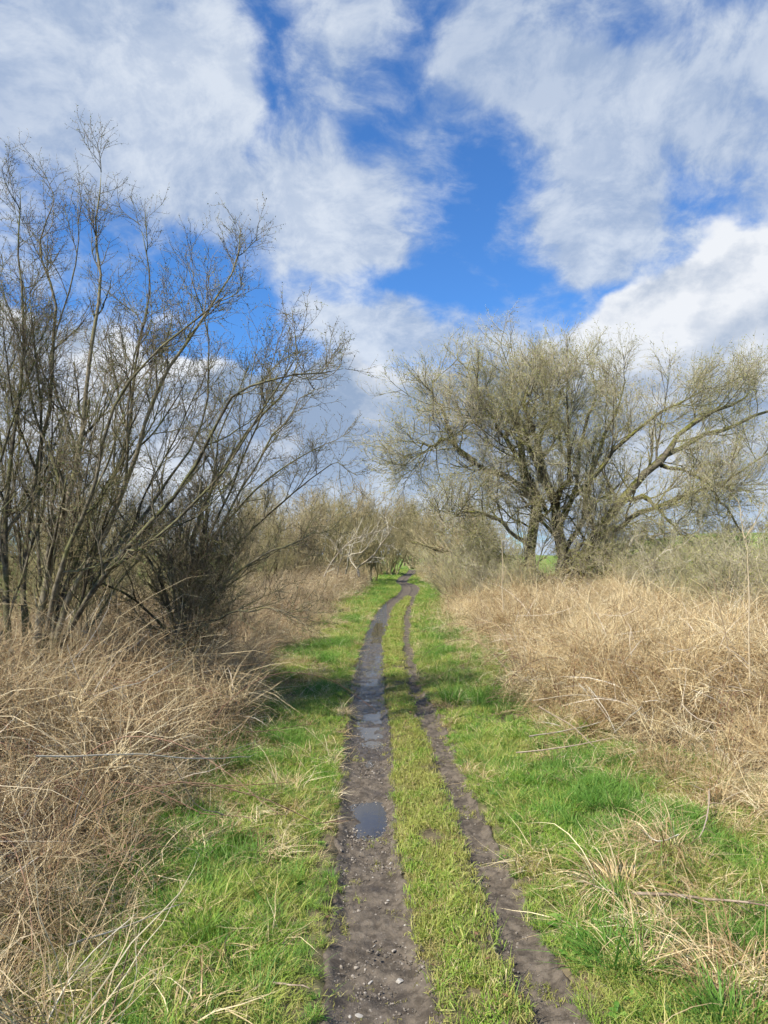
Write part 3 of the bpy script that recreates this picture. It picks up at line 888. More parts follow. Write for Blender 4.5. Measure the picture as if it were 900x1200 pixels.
exec_stones = [(468, 1149, .017), (491, 1158, .013), (475, 1087, .012), (434, 1150, .013), (497, 1092, .011), (421, 1189, .014), (410, 1190, .013), (480, 1062, .010), (487, 1070, .010), (411, 1044, .010), (455, 1054, .009), (496, 1030, .011)]
for k, (u, v, r) in enumerate(exec_stones):
    g = on_ground(u, v, -0.04)
    ob = link('stone', stone_mesh('stone', M['pale_stone'], 1, 40 + k) if k < 4 else bpy.data.objects['stone' if k % 4 == 0 else 'stone.%03d' % (k % 4)].data, None)
    ob.location = (g[0], g[1], float(height(g[0], g[1])) + r * 0.45); ob.scale = (r, r * 0.8, r); ob.rotation_euler = (0.1, 0.2, k * 1.3)
    ob['label'] = 'small pale stone lying in the near end of the wide muddy wheel track'
    ob['category'] = 'stone'
    own = {0: 'largest pale stone near the bottom of the wide muddy wheel track'}
    if k in own: ob['label'] = own[k]
    else: ob['group'] = 'pale stones on the wide wheel track'


# ---------------------------------------------------------------- trees
def local(P_, base): return P_ - base


def stems_from(base, lists, K, r0, r1, wig=0.02, dj=0.0):
    """each list: (u, v, y) points in the photograph; all rise from base"""
    out = []
    for L in lists:
        pts = [at(u, v, yy) for u, v, yy in L]
        out.append(resample(pts, K, wig))
    P_ = np.array(out) - base
    R = np.linspace(1, 0, K)[None] ** 0.9
    r0 = np.asarray(r0)[:, None] if np.ndim(r0) else r0
    return P_, r1 + (r0 - r1) * R


def hawthorn(name, base, lists, radii, label, n1, n2, n3, n4, L1, L2, L3, L4, twig_r=0.0018, up1=0.12, buds=True, K0=16, ang1=42, group=None, n_ex=2, L_ex=3.6):
    base = np.asarray(base, float)
    t = root(name, base, label, 'tree', group)
    P0, R0 = stems_from(base, lists, K0, np.array(radii) * 0.72, 0.004, 0.024)
    R0 = 0.004 + (R0 - 0.004) * np.linspace(1, 0.55, K0)[None]
    R0 = R0 * (1 + 0.07 * RNG.normal(size=R0.shape))
    E, ER = grow(P0, R0, n_ex, 0.02, 0.42, L_ex, 24, 0.05, 0.07, 14, 0.6, tfall=0.9, kink=0.02, minr=0.007)
    for i in range(len(P0)):
        B = Bag(); B.tube(P0[i:i + 1], R0[i:i + 1], 9)
        link('trunk' if i == 0 else 'stem', B.mesh('stem'), M['hawthorn'], t)
    for i in range(len(E)):
        B = Bag(); B.tube(E[i:i + 1], ER[i:i + 1], 6); link('stem', B.mesh('stem'), M['hawthorn'], t)
    P0 = np.concatenate([P0, np.stack([resample(q, K0) for q in E])]); R0 = np.concatenate([R0, np.stack([np.interp(np.linspace(0, 1, K0), np.linspace(0, 1, 14), q) for q in ER])])
    P1, R1 = grow(P0, R0, n1, 0.16, 1.0, L1, ang1, up1, 0.12, 9, 0.55, tfall=0.66, kink=0.09, minr=0.005)
    P2, R2 = grow(P1, R1, n2, 0.08, 0.92, L2, 46, 0.09, 0.12, 7, 0.6, tfall=0.45, kink=0.13, minr=0.0026)
    P2b, R2b = grow(P0, R0, n2, 0.30, 1.0, L2, 44, 0.12, 0.10, 7, 0.5, tfall=0.4, kink=0.07, minr=0.0026)
    P2 = np.concatenate([P2, P2b]); R2 = np.concatenate([R2, R2b])
    P3, R3 = grow(P2, R2, n3, 0.05, 0.92, L3, 50, 0.07, 0.12, 4, 0.6, tfall=0.45, kink=0.10, minr=twig_r)
    P4, R4 = grow(P3, R3, n4, 0.1, 1.0, L4, 60, 0.02, 0.15, 3, 0.8, tfall=0.1, minr=twig_r * 0.8)
    P4b, R4b = grow(P2, R2, n4, 0.1, 1.0, L4, 62, 0.02, 0.15, 3, 0.6, tfall=0.1, minr=twig_r * 0.8)
    B = Bag(); B.tube(P1, R1, 6); B.tube(P2, R2, 4)
    link('branches', B.mesh('branches'), M['hawthorn'], t)
    B = Bag(); B.tube(P3, R3, 3); B.tube(P4, R4, 3); B.tube(P4b, R4b, 3)
    link('twigs', B.mesh('twigs'), M['hawthorn_twig'], t, kind='stuff')
    if buds:
        B = Bag(); B.add(*bud_quads(np.concatenate([P4[::2], P4b]), 1, 0.012, t0=0.6)); B.add(*bud_quads(P3, 1, 0.013, t0=0.1))
        link('buds', B.mesh('buds'), M['haw_bud'], t, kind='stuff')
    return t


# big hawthorn at the left edge
b1 = at(38, 800, 6.9); b1[2] = float(height(b1[0], b1[1])) - 0.05
Y = 6.9
bu, bv = 38, 815
l1 = [
    [(bu, bv, Y), (50, 700, Y), (78, 600, Y), (97, 480, Y), (116, 355, Y - .1), (116, 275, Y - .1), (117, 195, Y - .1)],
    [(bu + 8, bv, Y), (80, 700, Y), (130, 610, Y - .1), (165, 520, Y - .2), (192, 445, Y - .3), (228, 385, Y - .4), (266, 325, Y - .4), (282, 268, Y - .4)],
    [(bu + 10, bv, Y), (90, 715, Y - .1), (150, 640, Y - .3), (215, 560, Y - .5), (270, 470, Y - .6), (330, 440, Y - .7), (400, 426, Y - .7)],
    [(bu - 20, bv, Y), (6, 680, Y), (12, 560, Y), (28, 410, Y), (22, 300, Y), (26, 215, Y)],
    [(bu - 5, bv, Y), (28, 640, Y + .2), (58, 480, Y + .3), (66, 360, Y + .3), (50, 280, Y + .3), (66, 225, Y + .3)],
    [(bu, bv, Y), (92, 650, Y + .3), (142, 540, Y + .4), (163, 430, Y + .5), (178, 340, Y + .5), (165, 262, Y + .5)],
    [(bu, bv, Y), (66, 690, Y - .3), (112, 560, Y - .5), (150, 450, Y - .6), (215, 385, Y - .8), (278, 335, Y - .8)],
    [(bu - 20, bv, Y), (-25, 690, Y - .2), (-60, 540, Y - .3), (-70, 380, Y - .3), (-60, 230, Y - .3)],
    [(bu - 20, bv, Y), (-10, 720, Y), (-15, 560, Y + .4), (-5, 400, Y + .6), (-8, 240, Y + .6)],
    [(bu + 5, bv, Y), (70, 690, Y + .5), (95, 560, Y + .9), (60, 420, Y + 1.1), (92, 310, Y + 1.2), (88, 225, Y + 1.2)],
    [(bu + 5, bv, Y), (110, 680, Y + .4), (180, 590, Y + .8), (235, 500, Y + 1.0), (245, 400, Y + 1.0), (215, 300, Y + 1.0)],
]
hawthorn('hawthorn_tree', b1, l1, [.060, .050, .042, .045, .040, .042, .036, .045, .04, .036, .034],
         'tall bare multi-stemmed hawthorn at the left edge, its top the highest of all', 8, 6, 6, 4, 1.15, 0.50, 0.25, 0.032, up1=0.15, ang1=38, L_ex=3.0)

# darker hawthorn beside the track
Y = 8.2
b2 = at(205, 800, Y); b2[2] = float(height(b2[0], b2[1])) - 0.05
l2 = [
    [(205, 815, Y), (207, 730, Y), (222, 660, Y), (240, 590, Y), (290, 510, Y - .2), (335, 455, Y - .3), (350, 410, Y - .3)],
    [(205, 815, Y), (212, 720, Y), (235, 640, Y + .1), (252, 560, Y + .2), (262, 490, Y + .3), (300, 410, Y + .3)],
    [(205, 815, Y), (200, 730, Y), (180, 660, Y), (150, 610, Y), (110, 560, Y + .1), (100, 520, Y)],
    [(205, 815, Y), (225, 730, Y), (265, 680, Y - .3), (310, 650, Y - .5), (345, 640, Y - .6), (372, 620, Y - .6)],
    [(205, 815, Y), (212, 720, Y + .2), (240, 640, Y + .5), (300, 580, Y + .7), (350, 535, Y + .9), (385, 515, Y + .9)],
    [(205, 815, Y), (195, 740, Y - .3), (150, 700, Y - .5), (100, 670, Y - .6), (70, 640, Y - .6)],
    [(205, 815, Y), (205, 720, Y + .3), (195, 640, Y + .7), (190, 560, Y + 1.0), (205, 500, Y + 1.1)],
    [(205, 815, Y), (230, 720, Y), (280, 640, Y + .1), (330, 590, Y + .1), (370, 560, Y), (398, 540, Y)],
    [(205, 815, Y), (225, 700, Y - .2), (268, 600, Y - .4), (308, 530, Y - .5), (345, 480, Y - .6), (372, 448, Y - .6)],
    [(205, 815, Y), (225, 700, Y - .2), (258, 600, Y - .4), (290, 520, Y - .4), (310, 470, Y - .5), (325, 425, Y - .5)],
    [(205, 815, Y), (220, 745, Y - .4), (260, 720, Y - .9), (300, 712, Y - 1.2), (335, 725, Y - 1.4)],
]
hawthorn('hawthorn_tree', b2, l2, [.055, .045, .04, .034, .036, .03, .034, .03, .03, .028, .022],
         'dark densely twiggy hawthorn leaning over the verge, right of the tallest one', 7, 7, 6, 4, 0.85, 0.48, 0.24, 0.030, up1=0.05, ang1=52, n_ex=1, L_ex=1.8)


def shrub_parts(rng, H, Wd, n0=14, n1=9, n2=7, n3=5, lean=0.42, r=0.03, tr=0.005, up=0.05, buds=0, bsize=0.03, L3=None, droop=0.0):
    """a rounded many-stemmed bare shrub, base at the origin -> (stems bag, twigs bag, bud bag)"""
    K = 9
    a = rng.uniform(0, 2 * math.pi, n0); tl = np.abs(rng.normal(lean, 0.25, n0))
    d = np.stack([np.sin(tl) * np.cos(a) * Wd / H, np.sin(tl) * np.sin(a) * Wd / H, np.cos(tl)], -1)
    d = norm(d); P_ = np.zeros((n0, K, 3)); P_[:, 0] = rng.normal(0, 0.18, (n0, 3)) * [1, 1, 0]
    ln = H * rng.uniform(0.6, 0.95, n0)
    for k in range(1, K):
        d = norm(d + [0, 0, up] + rng.normal(0, 0.09, d.shape)); P_[:, k] = P_[:, k - 1] + d * (ln / (K - 1))[:, None]
    R0 = r * rng.uniform(0.6, 1.2, n0)[:, None] * np.linspace(1, 0.25, K)[None]
    P1, R1 = grow(P_, R0, n1, 0.12, 1.0, H * 0.36, 38, up, 0.12, 6, 0.6, rng=rng, minr=tr * 1.5, zmin=0.05)
    P2, R2 = grow(P1, R1, n2, 0.1, 1.0, H * 0.19, 38, up * 0.8, 0.16, 5, 0.6, rng=rng, minr=tr, zmin=0.05)
    P3, R3 = grow(P2, R2, n3, 0.1, 1.0, L3 or H * 0.085, 36, up * 0.5, 0.2, 3, 0.7, rng=rng, minr=tr * 0.8, zmin=0.05)
    A = Bag(); A.tube(P_, R0, 6)
    B = Bag(); B.tube(P1, R1, 4); B.tube(P2, R2, 3); B.tube(P3, R3, 3)
    C = None
    if buds:
        C = Bag(); C.add(*bud_quads(P3, buds, bsize, rng))
    return A, B, C


def shrub_proto(seed, mat_s, mat_t, **kw):
    A, B, C = shrub_parts(np.random.default_rng(seed), **kw)
    r = [(('stems'), A.mesh('stems'), mat_s), (('crown'), B.mesh('crown'), mat_t)]
    if C: r.append(('buds', C.mesh('buds'), M['bud']))
    for _, me, mt_ in r: me.materials.append(mt_)
    return r


def put_shrub(proto, name, loc, scale, rz, label, cat='shrub', group=None):
    t = root(name, (loc[0], loc[1], float(height(loc[0], loc[1])) - 0.05), label, cat, group)
    t.scale = scale if not np.isscalar(scale) else (scale,) * 3; t.rotation_euler.z = rz
    for nm, me, _ in proto:
        o_ = bpy.data.objects.new(nm, me); COL.objects.link(o_); o_.parent = t
        if nm in ('crown', 'buds'): o_['kind'] = 'stuff'
    return t


pr_scrub = [shrub_proto(100 + k, M['shrub_twig'], M['shrub_twig'], H=4.6, Wd=5.0, n0=16, n1=9, n2=7, n3=5, r=0.045, tr=0.0075) for k in range(3)]
pr_fill = [shrub_proto(200 + k, M['hawthorn'], M['shrub_twig'], H=3.6, Wd=3.6, n0=14, n1=9, n2=7, n3=5, r=0.03, tr=0.0035, lean=0.35) for k in range(2)]
pr_low = [shrub_proto(300 + k, M['willow_twig'], M['willow_twig'], H=2.2, Wd=2.8, n0=18, n1=8, n2=7, n3=4, r=0.014, tr=0.0033, lean=0.5, buds=1, bsize=0.026) for k in range(2)]

# scrub behind the left hawthorns
for (u, yy, s, lab) in ((60, 10.0, .85, 'bare bush close behind the foot of the tallest hawthorn'), (240, 12.0, .78, 'bare bush close behind the dark hawthorn'),
                        (310, 25.0, 1.0, 'bare bush showing past the dark hawthorn on its right'), (150, 23.0, 1.25, 'bare bush far behind the two left hawthorns'),
                        (75, 18.0, 1.2, 'bare bush rising between the stems of the tallest hawthorn'), (20, 13.0, 1.15, 'bare scrub bush seen through the stems at the left edge'), (120, 12.2, 0.9, 'bare bush tangled behind the two left hawthorns'),
                        (185, 15.5, 0.95, 'bare bush behind the dark hawthorn, farther from the camera'), (-110, 11.5, 1.1, 'bare bush just beyond the left edge of the view'),
                        (275, 19.0, 0.88, 'small bare bush in the gap right of the dark hawthorn')):
    p_ = at(u, 700, yy)
    put_shrub(pr_fill[int(abs(u)) % 2], 'bare_bush', p_, s * 0.85, u * 0.37, lab, 'bush', 'bare bushes behind the left hawthorns')

# distant scrub over the track
far = [(476, 108, 1.5, 'far bare bush seen straight above the vanishing track'),
       (352, 34, .78, 'distant bare thicket bush nearest to the dark hawthorn'),
       (392, 40, 1.02, 'tallest pale bush of the distant thicket left of the track'),
       (432, 46, 1.05, 'distant rounded bush above the bleached fallen branch'),
       (458, 60, 1.25, 'distant bush directly left of where the track vanishes'),
       (425, 62, 1.3, 'distant bush behind the front row of the left thicket'),
       (486, 92, 1.7, 'far bare bush closing the view where the track ends'),
       (505, 74, 1.35, 'far bare bush just right of where the track ends'),
       (525, 52, 1.1, 'distant bush on the right side of the far track bend'),
       (548, 41, .92, 'bare bush at the left foot of the old willow'),
       (578, 33, .66, 'low bare bush in front of the willow on its left'),
       (330, 45, 1.0, 'distant bare bush seen through the dark hawthorn twigs'),
       (290, 38, .95, 'distant bare bush half hidden by the dark hawthorn'),
       (370, 78, 1.7, 'far bare bush rising behind the left thicket')]
for k, (u, yy, s, lab) in enumerate(far):
    p_ = at(u, 680, yy); s = s * 1.18
    put_shrub(pr_scrub[k % 3], 'bare_bush', p_, (s, s, s * random.uniform(.92, 1.05)), k * 1.7, lab, 'bush', 'bare bushes round the far end of the track')

# low budding bushes right and under the willow
low = [(905, 14, 1.0, 'budding green tinged bush at the right edge below the field'), (850, 15.5, 1.0, 'budding bush behind the pale forked sapling'),
       (800, 18.5, 1.05, 'budding bush right of the bleached willow branches'), (760, 21, .95, 'low budding bush in front of the leaning willow limb'),
       (588, 21.5, .8, 'low pale twigged bush before the willow trunk, left side'), (565, 23, 1.05, 'low pale bush between the willow and the track'),
       (535, 27, 1.1, 'low bush overhanging the right verge near the far bend'),
       (880, 22, 1.45, 'tall budding bush on the field edge behind the forked sapling'), (815, 24, 1.4, 'tall budding bush beyond the bleached willow branches'),
       (940, 17, 1.25, 'tall budding bush on the slope at the right edge'), (750, 27, 1.3, 'budding bush behind the leaning willow limb'), (975, 13.5, 1.1, 'budding bush outside the right edge of the view'), (700, 26.5, 1.1, 'low bush behind the mossy willow log')]
for k, (u, yy, s, lab) in enumerate(low):
    p_ = at(u, 700, yy)
    put_shrub(pr_low[k % 2], 'budding_bush', p_, s, k * 2.1, lab, 'bush', 'low budding bushes around the willow')

# ---------------------------------------------------------------- the old willow
Y = 24.0
bw = at(655, 700, Y); bw[2] = float(height(bw[0], bw[1])) - 0.1
wl = [
    ('trunk', .30, [(655, 712, Y), (660, 670, Y), (652, 620, Y), (638, 565, Y), (630, 520, Y), (648, 480, Y), (662, 450, Y)]),
    ('limb', .26, [(640, 712, Y), (622, 655, Y), (626, 605, Y + .5), (618, 556, Y + .6), (606, 510, Y + .6), (602, 480, Y + .6), (602, 462, Y + .6)]),
    ('limb', .24, [(662, 705, Y), (690, 650, Y - .3), (722, 590, Y - .5), (765, 549, Y - .7), (798, 513, Y - .8), (850, 478, Y - .8), (892, 450, Y - .8)]),
    ('limb', .13, [(622, 580, Y + .4), (590, 556, Y), (557, 541, Y - .4), (537, 515, Y - .6), (517, 485, Y - .6), (509, 465, Y - .6), (506, 448, Y - .6)]),
    ('limb', .10, [(557, 541, Y - .4), (522, 521, Y - .6), (500, 524, Y - .8), (484, 535, Y - .9)]),
    ('limb', .16, [(662, 690, Y), (670, 625, Y + .6), (690, 570, Y + 1.0), (712, 510, Y + 1.2), (725, 470, Y + 1.2), (732, 440, Y + 1.2)]),
    ('limb', .15, [(650, 690, Y), (660, 610, Y + 1), (680, 540, Y + 1.5), (692, 470, Y + 1.8), (694, 432, Y + 1.8)]),
    ('limb', .14, [(690, 650, Y - .3), (735, 610, Y - .9), (790, 585, Y - 1.4), (850, 560, Y - 1.6), (905, 530, Y - 1.6)]),
    ('limb', .12, [(636, 560, Y), (610, 500, Y - .8), (575, 480, Y - 1.2), (562, 462, Y - 1.3)]),
    ('limb', .12, [(652, 620, Y), (700, 550, Y - .6), (755, 500, Y - .8), (800, 470, Y - .9), (835, 450, Y - .9)]),
    ('limb', .13, [(722, 590, Y - .5), (790, 530, Y + .6), (850, 500, Y + 1.0), (930, 470, Y + 1.2), (980, 440, Y + 1.2)]),
    ('limb', .11, [(622, 640, Y), (580, 610, Y - .6), (545, 600, Y - 1.0), (520, 610, Y - 1.2)]),
    ('limb', .16, [(658, 690, Y), (672, 655, Y - .5), (692, 650, Y - .9), (715, 665, Y - 1.1), (742, 700, Y - 1.2)]),
    ('limb', .12, [(660, 680, Y), (690, 665, Y - .2), (700, 640, Y - .2), (715, 600, Y - .2)]),
    ('limb', .12, [(652, 620, Y), (664, 560, Y - .8), (668, 500, Y - 1.3), (668, 455, Y - 1.6)]),
    ('limb', .11, [(640, 600, Y), (608, 540, Y - .9), (586, 505, Y - 1.5), (578, 485, Y - 1.7)]),
    ('limb', .10, [(735, 585, Y - .6), (765, 592, Y - 1.2), (798, 625, Y - 1.8), (822, 680, Y - 2.2)]),
    ('limb', .09, [(775, 545, Y - .7), (822, 560, Y - 1.4), (858, 605, Y - 2.0), (880, 665, Y - 2.4)]),
    ('limb', .13, [(655, 708, Y - .3), (640, 672, Y - .9), (612, 662, Y - 1.3), (590, 690, Y - 1.6)]),
    ('limb', .12, [(662, 700, Y - .2), (690, 684, Y - .9), (712, 690, Y - 1.3), (730, 715, Y - 1.5)]),
    ('limb', .11, [(648, 690, Y - .2), (672, 640, Y - .8), (700, 640, Y - 1.2), (722, 668, Y - 1.4), (730, 700, Y - 1.4)]),
    ('limb', .10, [(630, 520, Y), (612, 470, Y - .2), (622, 462, Y - .3), (630, 446, Y - .3)]),
]
wt = root('willow_tree', bw, 'large old budding willow with mossy spreading limbs, right of the track', 'tree')
PW, RW = [], []
for nm, r, pts_ in wl:
    p_ = resample([at(*q) for q in pts_], 16, 0.10) - bw
    R_ = r * 0.78 * (0.14 + 0.86 * np.linspace(1, 0, 16) ** 1.1)
    B = Bag(); B.tube(p_[None], R_[None] * (1 + 0.12 * RNG.normal(size=(1, 16))), 10)
    link(nm, B.mesh(nm), M['willow'], wt)
    PW.append(p_); RW.append(R_)
PW = np.array(PW); RW = np.array(RW); skip = 12
sel = [i for i in range(len(wl)) if i != skip]
P1, R1 = grow(PW[sel], RW[sel], 9, 0.22, 1.0, 2.4, 46, 0.10, 0.12, 9, 0.42, tfall=0.62, minr=0.016)
P1b, R1b = grow(PW[sel], RW[sel], 4, 0.05, 0.8, 2.0, 62, -0.05, 0.16, 9, 0.25, tfall=0.3, minr=0.014)
P1 = np.concatenate([P1, P1b]); R1 = np.concatenate([R1, R1b])
P2, R2 = grow(P1, R1, 7, 0.1, 1.0, 1.2, 42, 0.09, 0.13, 7, 0.55, tfall=0.3, minr=0.009)
P3, R3 = grow(P2, R2, 7, 0.05, 1.0, 0.70, 36, 0.08, 0.16, 4, 0.6, tfall=0.25, minr=0.0052)
P4, R4 = grow(P3, R3, 4, 0.05, 1.0, 0.38, 36, 0.06, 0.15, 3, 0.8, tfall=0.2, minr=0.0042)
B = Bag(); B.tube(P1, R1, 5); B.tube(P2, R2, 4)
link('branches', B.mesh('branches'), M['willow'], wt)
B = Bag(); B.tube(P3, R3, 3); B.tube(P4, R4, 3)
link('crown', B.mesh('crown'), M['willow_twig'], wt, kind='stuff')
B = Bag(); B.add(*bud_quads(P4, 1, 0.040)); B.add(*bud_quads(P3, 1, 0.040))
link('buds', B.mesh('buds'), M['bud'], wt, kind='stuff')


# ---------------------------------------------------------------- dead branches, bowed tree, saplings, sticks
def limbs(name, mat, lists, radii, label, cat, n1=0, L1=0.6, n2=0, L2=0.3, up=0.05, sides=7, K=10, wig=0.02, ang_=38, minr=0.004, base_ground=False, group=None, twigmat=None):
    base = at(*lists[0][0])
    t = root(name, base, label, cat, group)
    P_, R_ = stems_from(base, lists, K, radii, minr, wig)
    for i in range(len(P_)):
        B = Bag(); B.tube(P_[i:i + 1], R_[i:i + 1], sides); link('stem' if i == 0 else 'branch', B.mesh('branch'), mat, t)
    if n1:
        Q1, S1 = grow(P_, R_, n1, 0.15, 0.95, L1, ang_, up, 0.12, 6, 0.5, minr=minr)
        B = Bag(); B.tube(Q1, S1, 4)
        if n2:
            Q2, S2 = grow(Q1, S1, n2, 0.1, 0.95, L2, ang_, up, 0.15, 4, 0.6, minr=minr * 0.8); B.tube(Q2, S2, 3)
        link('twigs', B.mesh('twigs'), twigmat or mat, t, kind='stuff')
    return t


limbs('fallen_branch', M['dead'], [[(421, 676, 29), (420, 664, 29), (437, 651, 28.5), (452, 630, 28.5), (463, 611, 28.5)],
                                   [(380, 676, 29), (385, 665, 29), (402, 643, 28.5), (418, 628, 28.2), (442, 618, 28)],
                                   [(405, 672, 29), (408, 655, 28.5), (430, 640, 28.2), (440, 622, 28)],
                                   [(395, 676, 29), (400, 655, 28.5), (392, 638, 28.5), (384, 628, 28.5)]],
      [.045, .036, .032, .022], 'bleached bare fallen branches sprawled at the front of the distant left thicket', 'branch', 8, 1.2, 6, 0.6, 0.04, minr=0.009, wig=0.07)
limbs('bowed_tree', M['willow'], [[(556, 690, 35), (552, 660, 35), (535, 648, 35), (518, 646, 35), (500, 640, 35), (478, 634, 35)],
                                  [(556, 690, 35), (566, 650, 35), (560, 610, 35), (545, 580, 35)]], [.16, .13],
      'dark tree with a trunk bowed low over the right side of the track', 'tree', 9, 2.0, 9, 1.1, 0.06, minr=0.010, twigmat=M['shrub_twig'])
limbs('dead_branch', M['dead'], [[(728, 690, 21.5), (742, 680, 21.5), (756, 673, 21.5), (789, 664, 21), (838, 645, 20.5)],
                                 [(745, 680, 21.5), (770, 684, 21), (800, 690, 20.5), (815, 700, 20)],
                                 [(756, 673, 21.5), (775, 650, 21), (800, 640, 20.5), (812, 625, 20)]],
      [.07, .035, .03], 'bleached broken branch reaching right from the willow log', 'branch', 5, 0.9, 3, 0.4, 0.02, minr=0.010)
limbs('dead_branch', M['dead'], [[(738, 640, 22.5), (745, 628, 22.5), (762, 629, 22.3), (778, 640, 22.2), (782, 652, 22.2), (775, 664, 22.2)],
                                 [(762, 629, 22.3), (790, 622, 22.2), (812, 628, 22.0), (826, 640, 22.0)]],
      [.045, .025], 'pale peeled arching branch curving down in front of the willow', 'branch', 4, 0.8, 3, 0.4, -0.08, minr=0.009)

limbs('sapling', M['sapling'], [[(879, 800, 6.6), (878, 755, 6.6), (877, 690, 6.6), (877, 646, 6.6), (873, 631, 6.6)], [(873, 631, 6.6), (869, 612, 6.6), (866, 585, 6.6)], [(873, 631, 6.6), (884, 614, 6.6), (898, 585, 6.6)]],
      [.0085, .005, .005], 'tall thin pale sapling with a forked top at the right edge', 'sapling', 3, 0.25, 0, 0.1, 0.1, minr=0.002, wig=0.006)
limbs('sapling', M['sapling'], [[(858, 800, 6.9), (851, 749, 6.9), (844, 716, 6.9), (836, 680, 6.9), (828, 660, 6.9)]],
      [.007], 'thin pale leaning sapling stem left of the forked one', 'sapling', 4, 0.25, 0, 0.1, 0.1, minr=0.002, wig=0.006)
limbs('sapling', M['sapling'], [[(590, 715, 12), (588, 690, 12), (589, 660, 12), (587, 628, 12)]],
      [.010], 'thin upright pale sapling before the bushes left of the willow', 'sapling', 4, 0.35, 0, 0.1, 0.15, minr=0.003, wig=0.01)


def stick(pts, r, label, mat='stick', name='fallen_stick', n1=0, L1=0.2, cat='stick', K=9, wig=0.004):
    """pts: (u, v, height above the soil)"""
    P_ = []
    for u, v, h in pts:
        z = 0.0
        for _ in range(6):
            g = on_ground(u, v, z + h); z = float(height(g[0], g[1]))
        P_.append([g[0], g[1], z + h])
    P_ = resample(P_, K, wig); base = P_[0].copy()
    P_ = P_[None] - base; R_ = (r * np.linspace(1, 0.45, K))[None]
    B = Bag(); B.tube(P_, R_, 6)
    if n1:
        Q1, S1 = grow(P_, R_, n1, 0.2, 0.95, L1, 45, 0.0, 0.1, 5, 0.6, minr=r * .3); B.tube(Q1, S1, 4)
    o_ = link(name, B.mesh(name), M[mat]); o_.location = base; o_['label'] = label; o_['category'] = cat
    return o_


stick([(315, 1151, .03), (340, 1153, .035), (367, 1159, .03)], .0045, 'short brown twig lying on the left verge near the bottom')
stick([(605, 882, .10), (665, 875, .12), (730, 862, .2)], .006, 'grey stick pointing over the right verge, lowest of those by the straw bank')
stick([(620, 867, .13), (665, 856, .17), (712, 843, .25)], .006, 'pale straight stick on the right verge above the grey one', 'dead')
stick([(632, 828, .22), (665, 850, .2), (702, 878, .14)], .006, 'brown stick crossing the pale one at the straw bank edge')
stick([(625, 821, .28), (680, 820, .33), (732, 822, .38)], .005, 'thin pale horizontal stalk at the edge of the right straw bank', 'dead')
stick([(678, 796, .50), (700, 822, .36), (722, 855, .22)], .0045, 'pale stalk slanting down the face of the right straw bank', 'dead')
stick([(690, 796, .48), (708, 830, .33), (724, 862, .2)], .004, 'second pale stalk slanting beside the first on the right straw bank', 'dead')
stick([(752, 828, .42), (735, 843, .35), (716, 862, .25)], .0045, 'straight pale stalk leaning left across the right straw bank', 'dead')
stick([(740, 1047, .07), (800, 1049, .09), (860, 1057, .10), (920, 1062, .12)], .008, 'long brown branch lying on the grass at the right edge', n1=3)
stick([(683, 1032, .06), (705, 1040, .07), (730, 1051, .06)], .005, 'thin grey twig under the dead grass tussock')
stick([(831, 925, .12), (829, 960, .11), (818, 985, .08)], .006, 'dark upright forked twig in the grass at right', n1=4)
stick([(795, 978, .09), (770, 985, .09), (748, 968, .09)], .004, 'thin bleached twig beside the green tussock on the right verge', 'dead')
stick([(42, 886, .62), (150, 885, .55), (262, 889, .42), (300, 884, .35)], .0045, 'long pale horizontal stalk across the left bank', 'dead', 'dead_stalk', cat='stalk', wig=0.02)
stick([(45, 1215, .04), (93, 1133, .20), (167, 1063, .42)], .0035, 'long pale stalk slanting up at the bottom left', 'dead', 'dead_stalk', cat='stalk')
stick([(122, 1220, .05), (143, 1143, .28), (158, 1088, .46)], .0030, 'thin brown stalk with dark head at the bottom left', 'stick', 'dead_stalk', cat='stalk')
stick([(80, 1108, .20), (143, 1087, .17), (222, 1056, .15)], .004, 'pale stalk lying level over the left verge edge', 'dead', 'dead_stalk', cat='stalk')
stick([(262, 955, .10), (228, 940, .25), (195, 880, .6)], .004, 'bent brown stalk at the lower edge of the left bank', 'stick', 'dead_stalk', cat='stalk')

# bramble canes arching from the banks
def bramble(u, v, label, n=9, H=0.75, seed=0, s=1.0):
    g = on_ground(u, v, 0.2); g[2] = float(height(g[0], g[1]))
    rg = np.random.default_rng(seed); K = 14
    a = rg.uniform(0, 2 * math.pi, n); tl = rg.uniform(0.15, 0.7, n)
    d = np.stack([np.sin(tl) * np.cos(a), np.sin(tl) * np.sin(a), np.cos(tl)], -1)
    out = np.stack([np.cos(a), np.sin(a), a * 0], -1)
    P_ = np.zeros((n, K, 3)); P_[:, 0] = rg.normal(0, .12, (n, 3)) * [1, 1, 0]
    ln = rg.uniform(1.1, 2.1, n) * s
    for k in range(1, K):
        d = norm(d + out * 0.10 + np.array([0, 0, -0.17]) + rg.normal(0, .07, d.shape)); P_[:, k] = P_[:, k - 1] + d * (ln / (K - 1))[:, None]
    P_[:, :, 2] = np.maximum(P_[:, :, 2], 0.12)
    R_ = np.full((n, K), 0.0038) * np.linspace(1.1, .45, K)[None]
    t = root('bramble', g, label, 'bramble', 'arching bramble canes in the banks')
    for i in range(n):
        B = Bag(); B.tube(P_[i:i + 1], R_[i:i + 1], 5)
        Q1, S1 = grow(P_[i:i + 1], R_[i:i + 1], 5, .2, .95, .28, 50, -.05, .12, 5, .6, rng=rg, minr=.0016); B.tube(Q1, S1, 4)
        link('cane', B.mesh('cane'), M['bramble'], t)


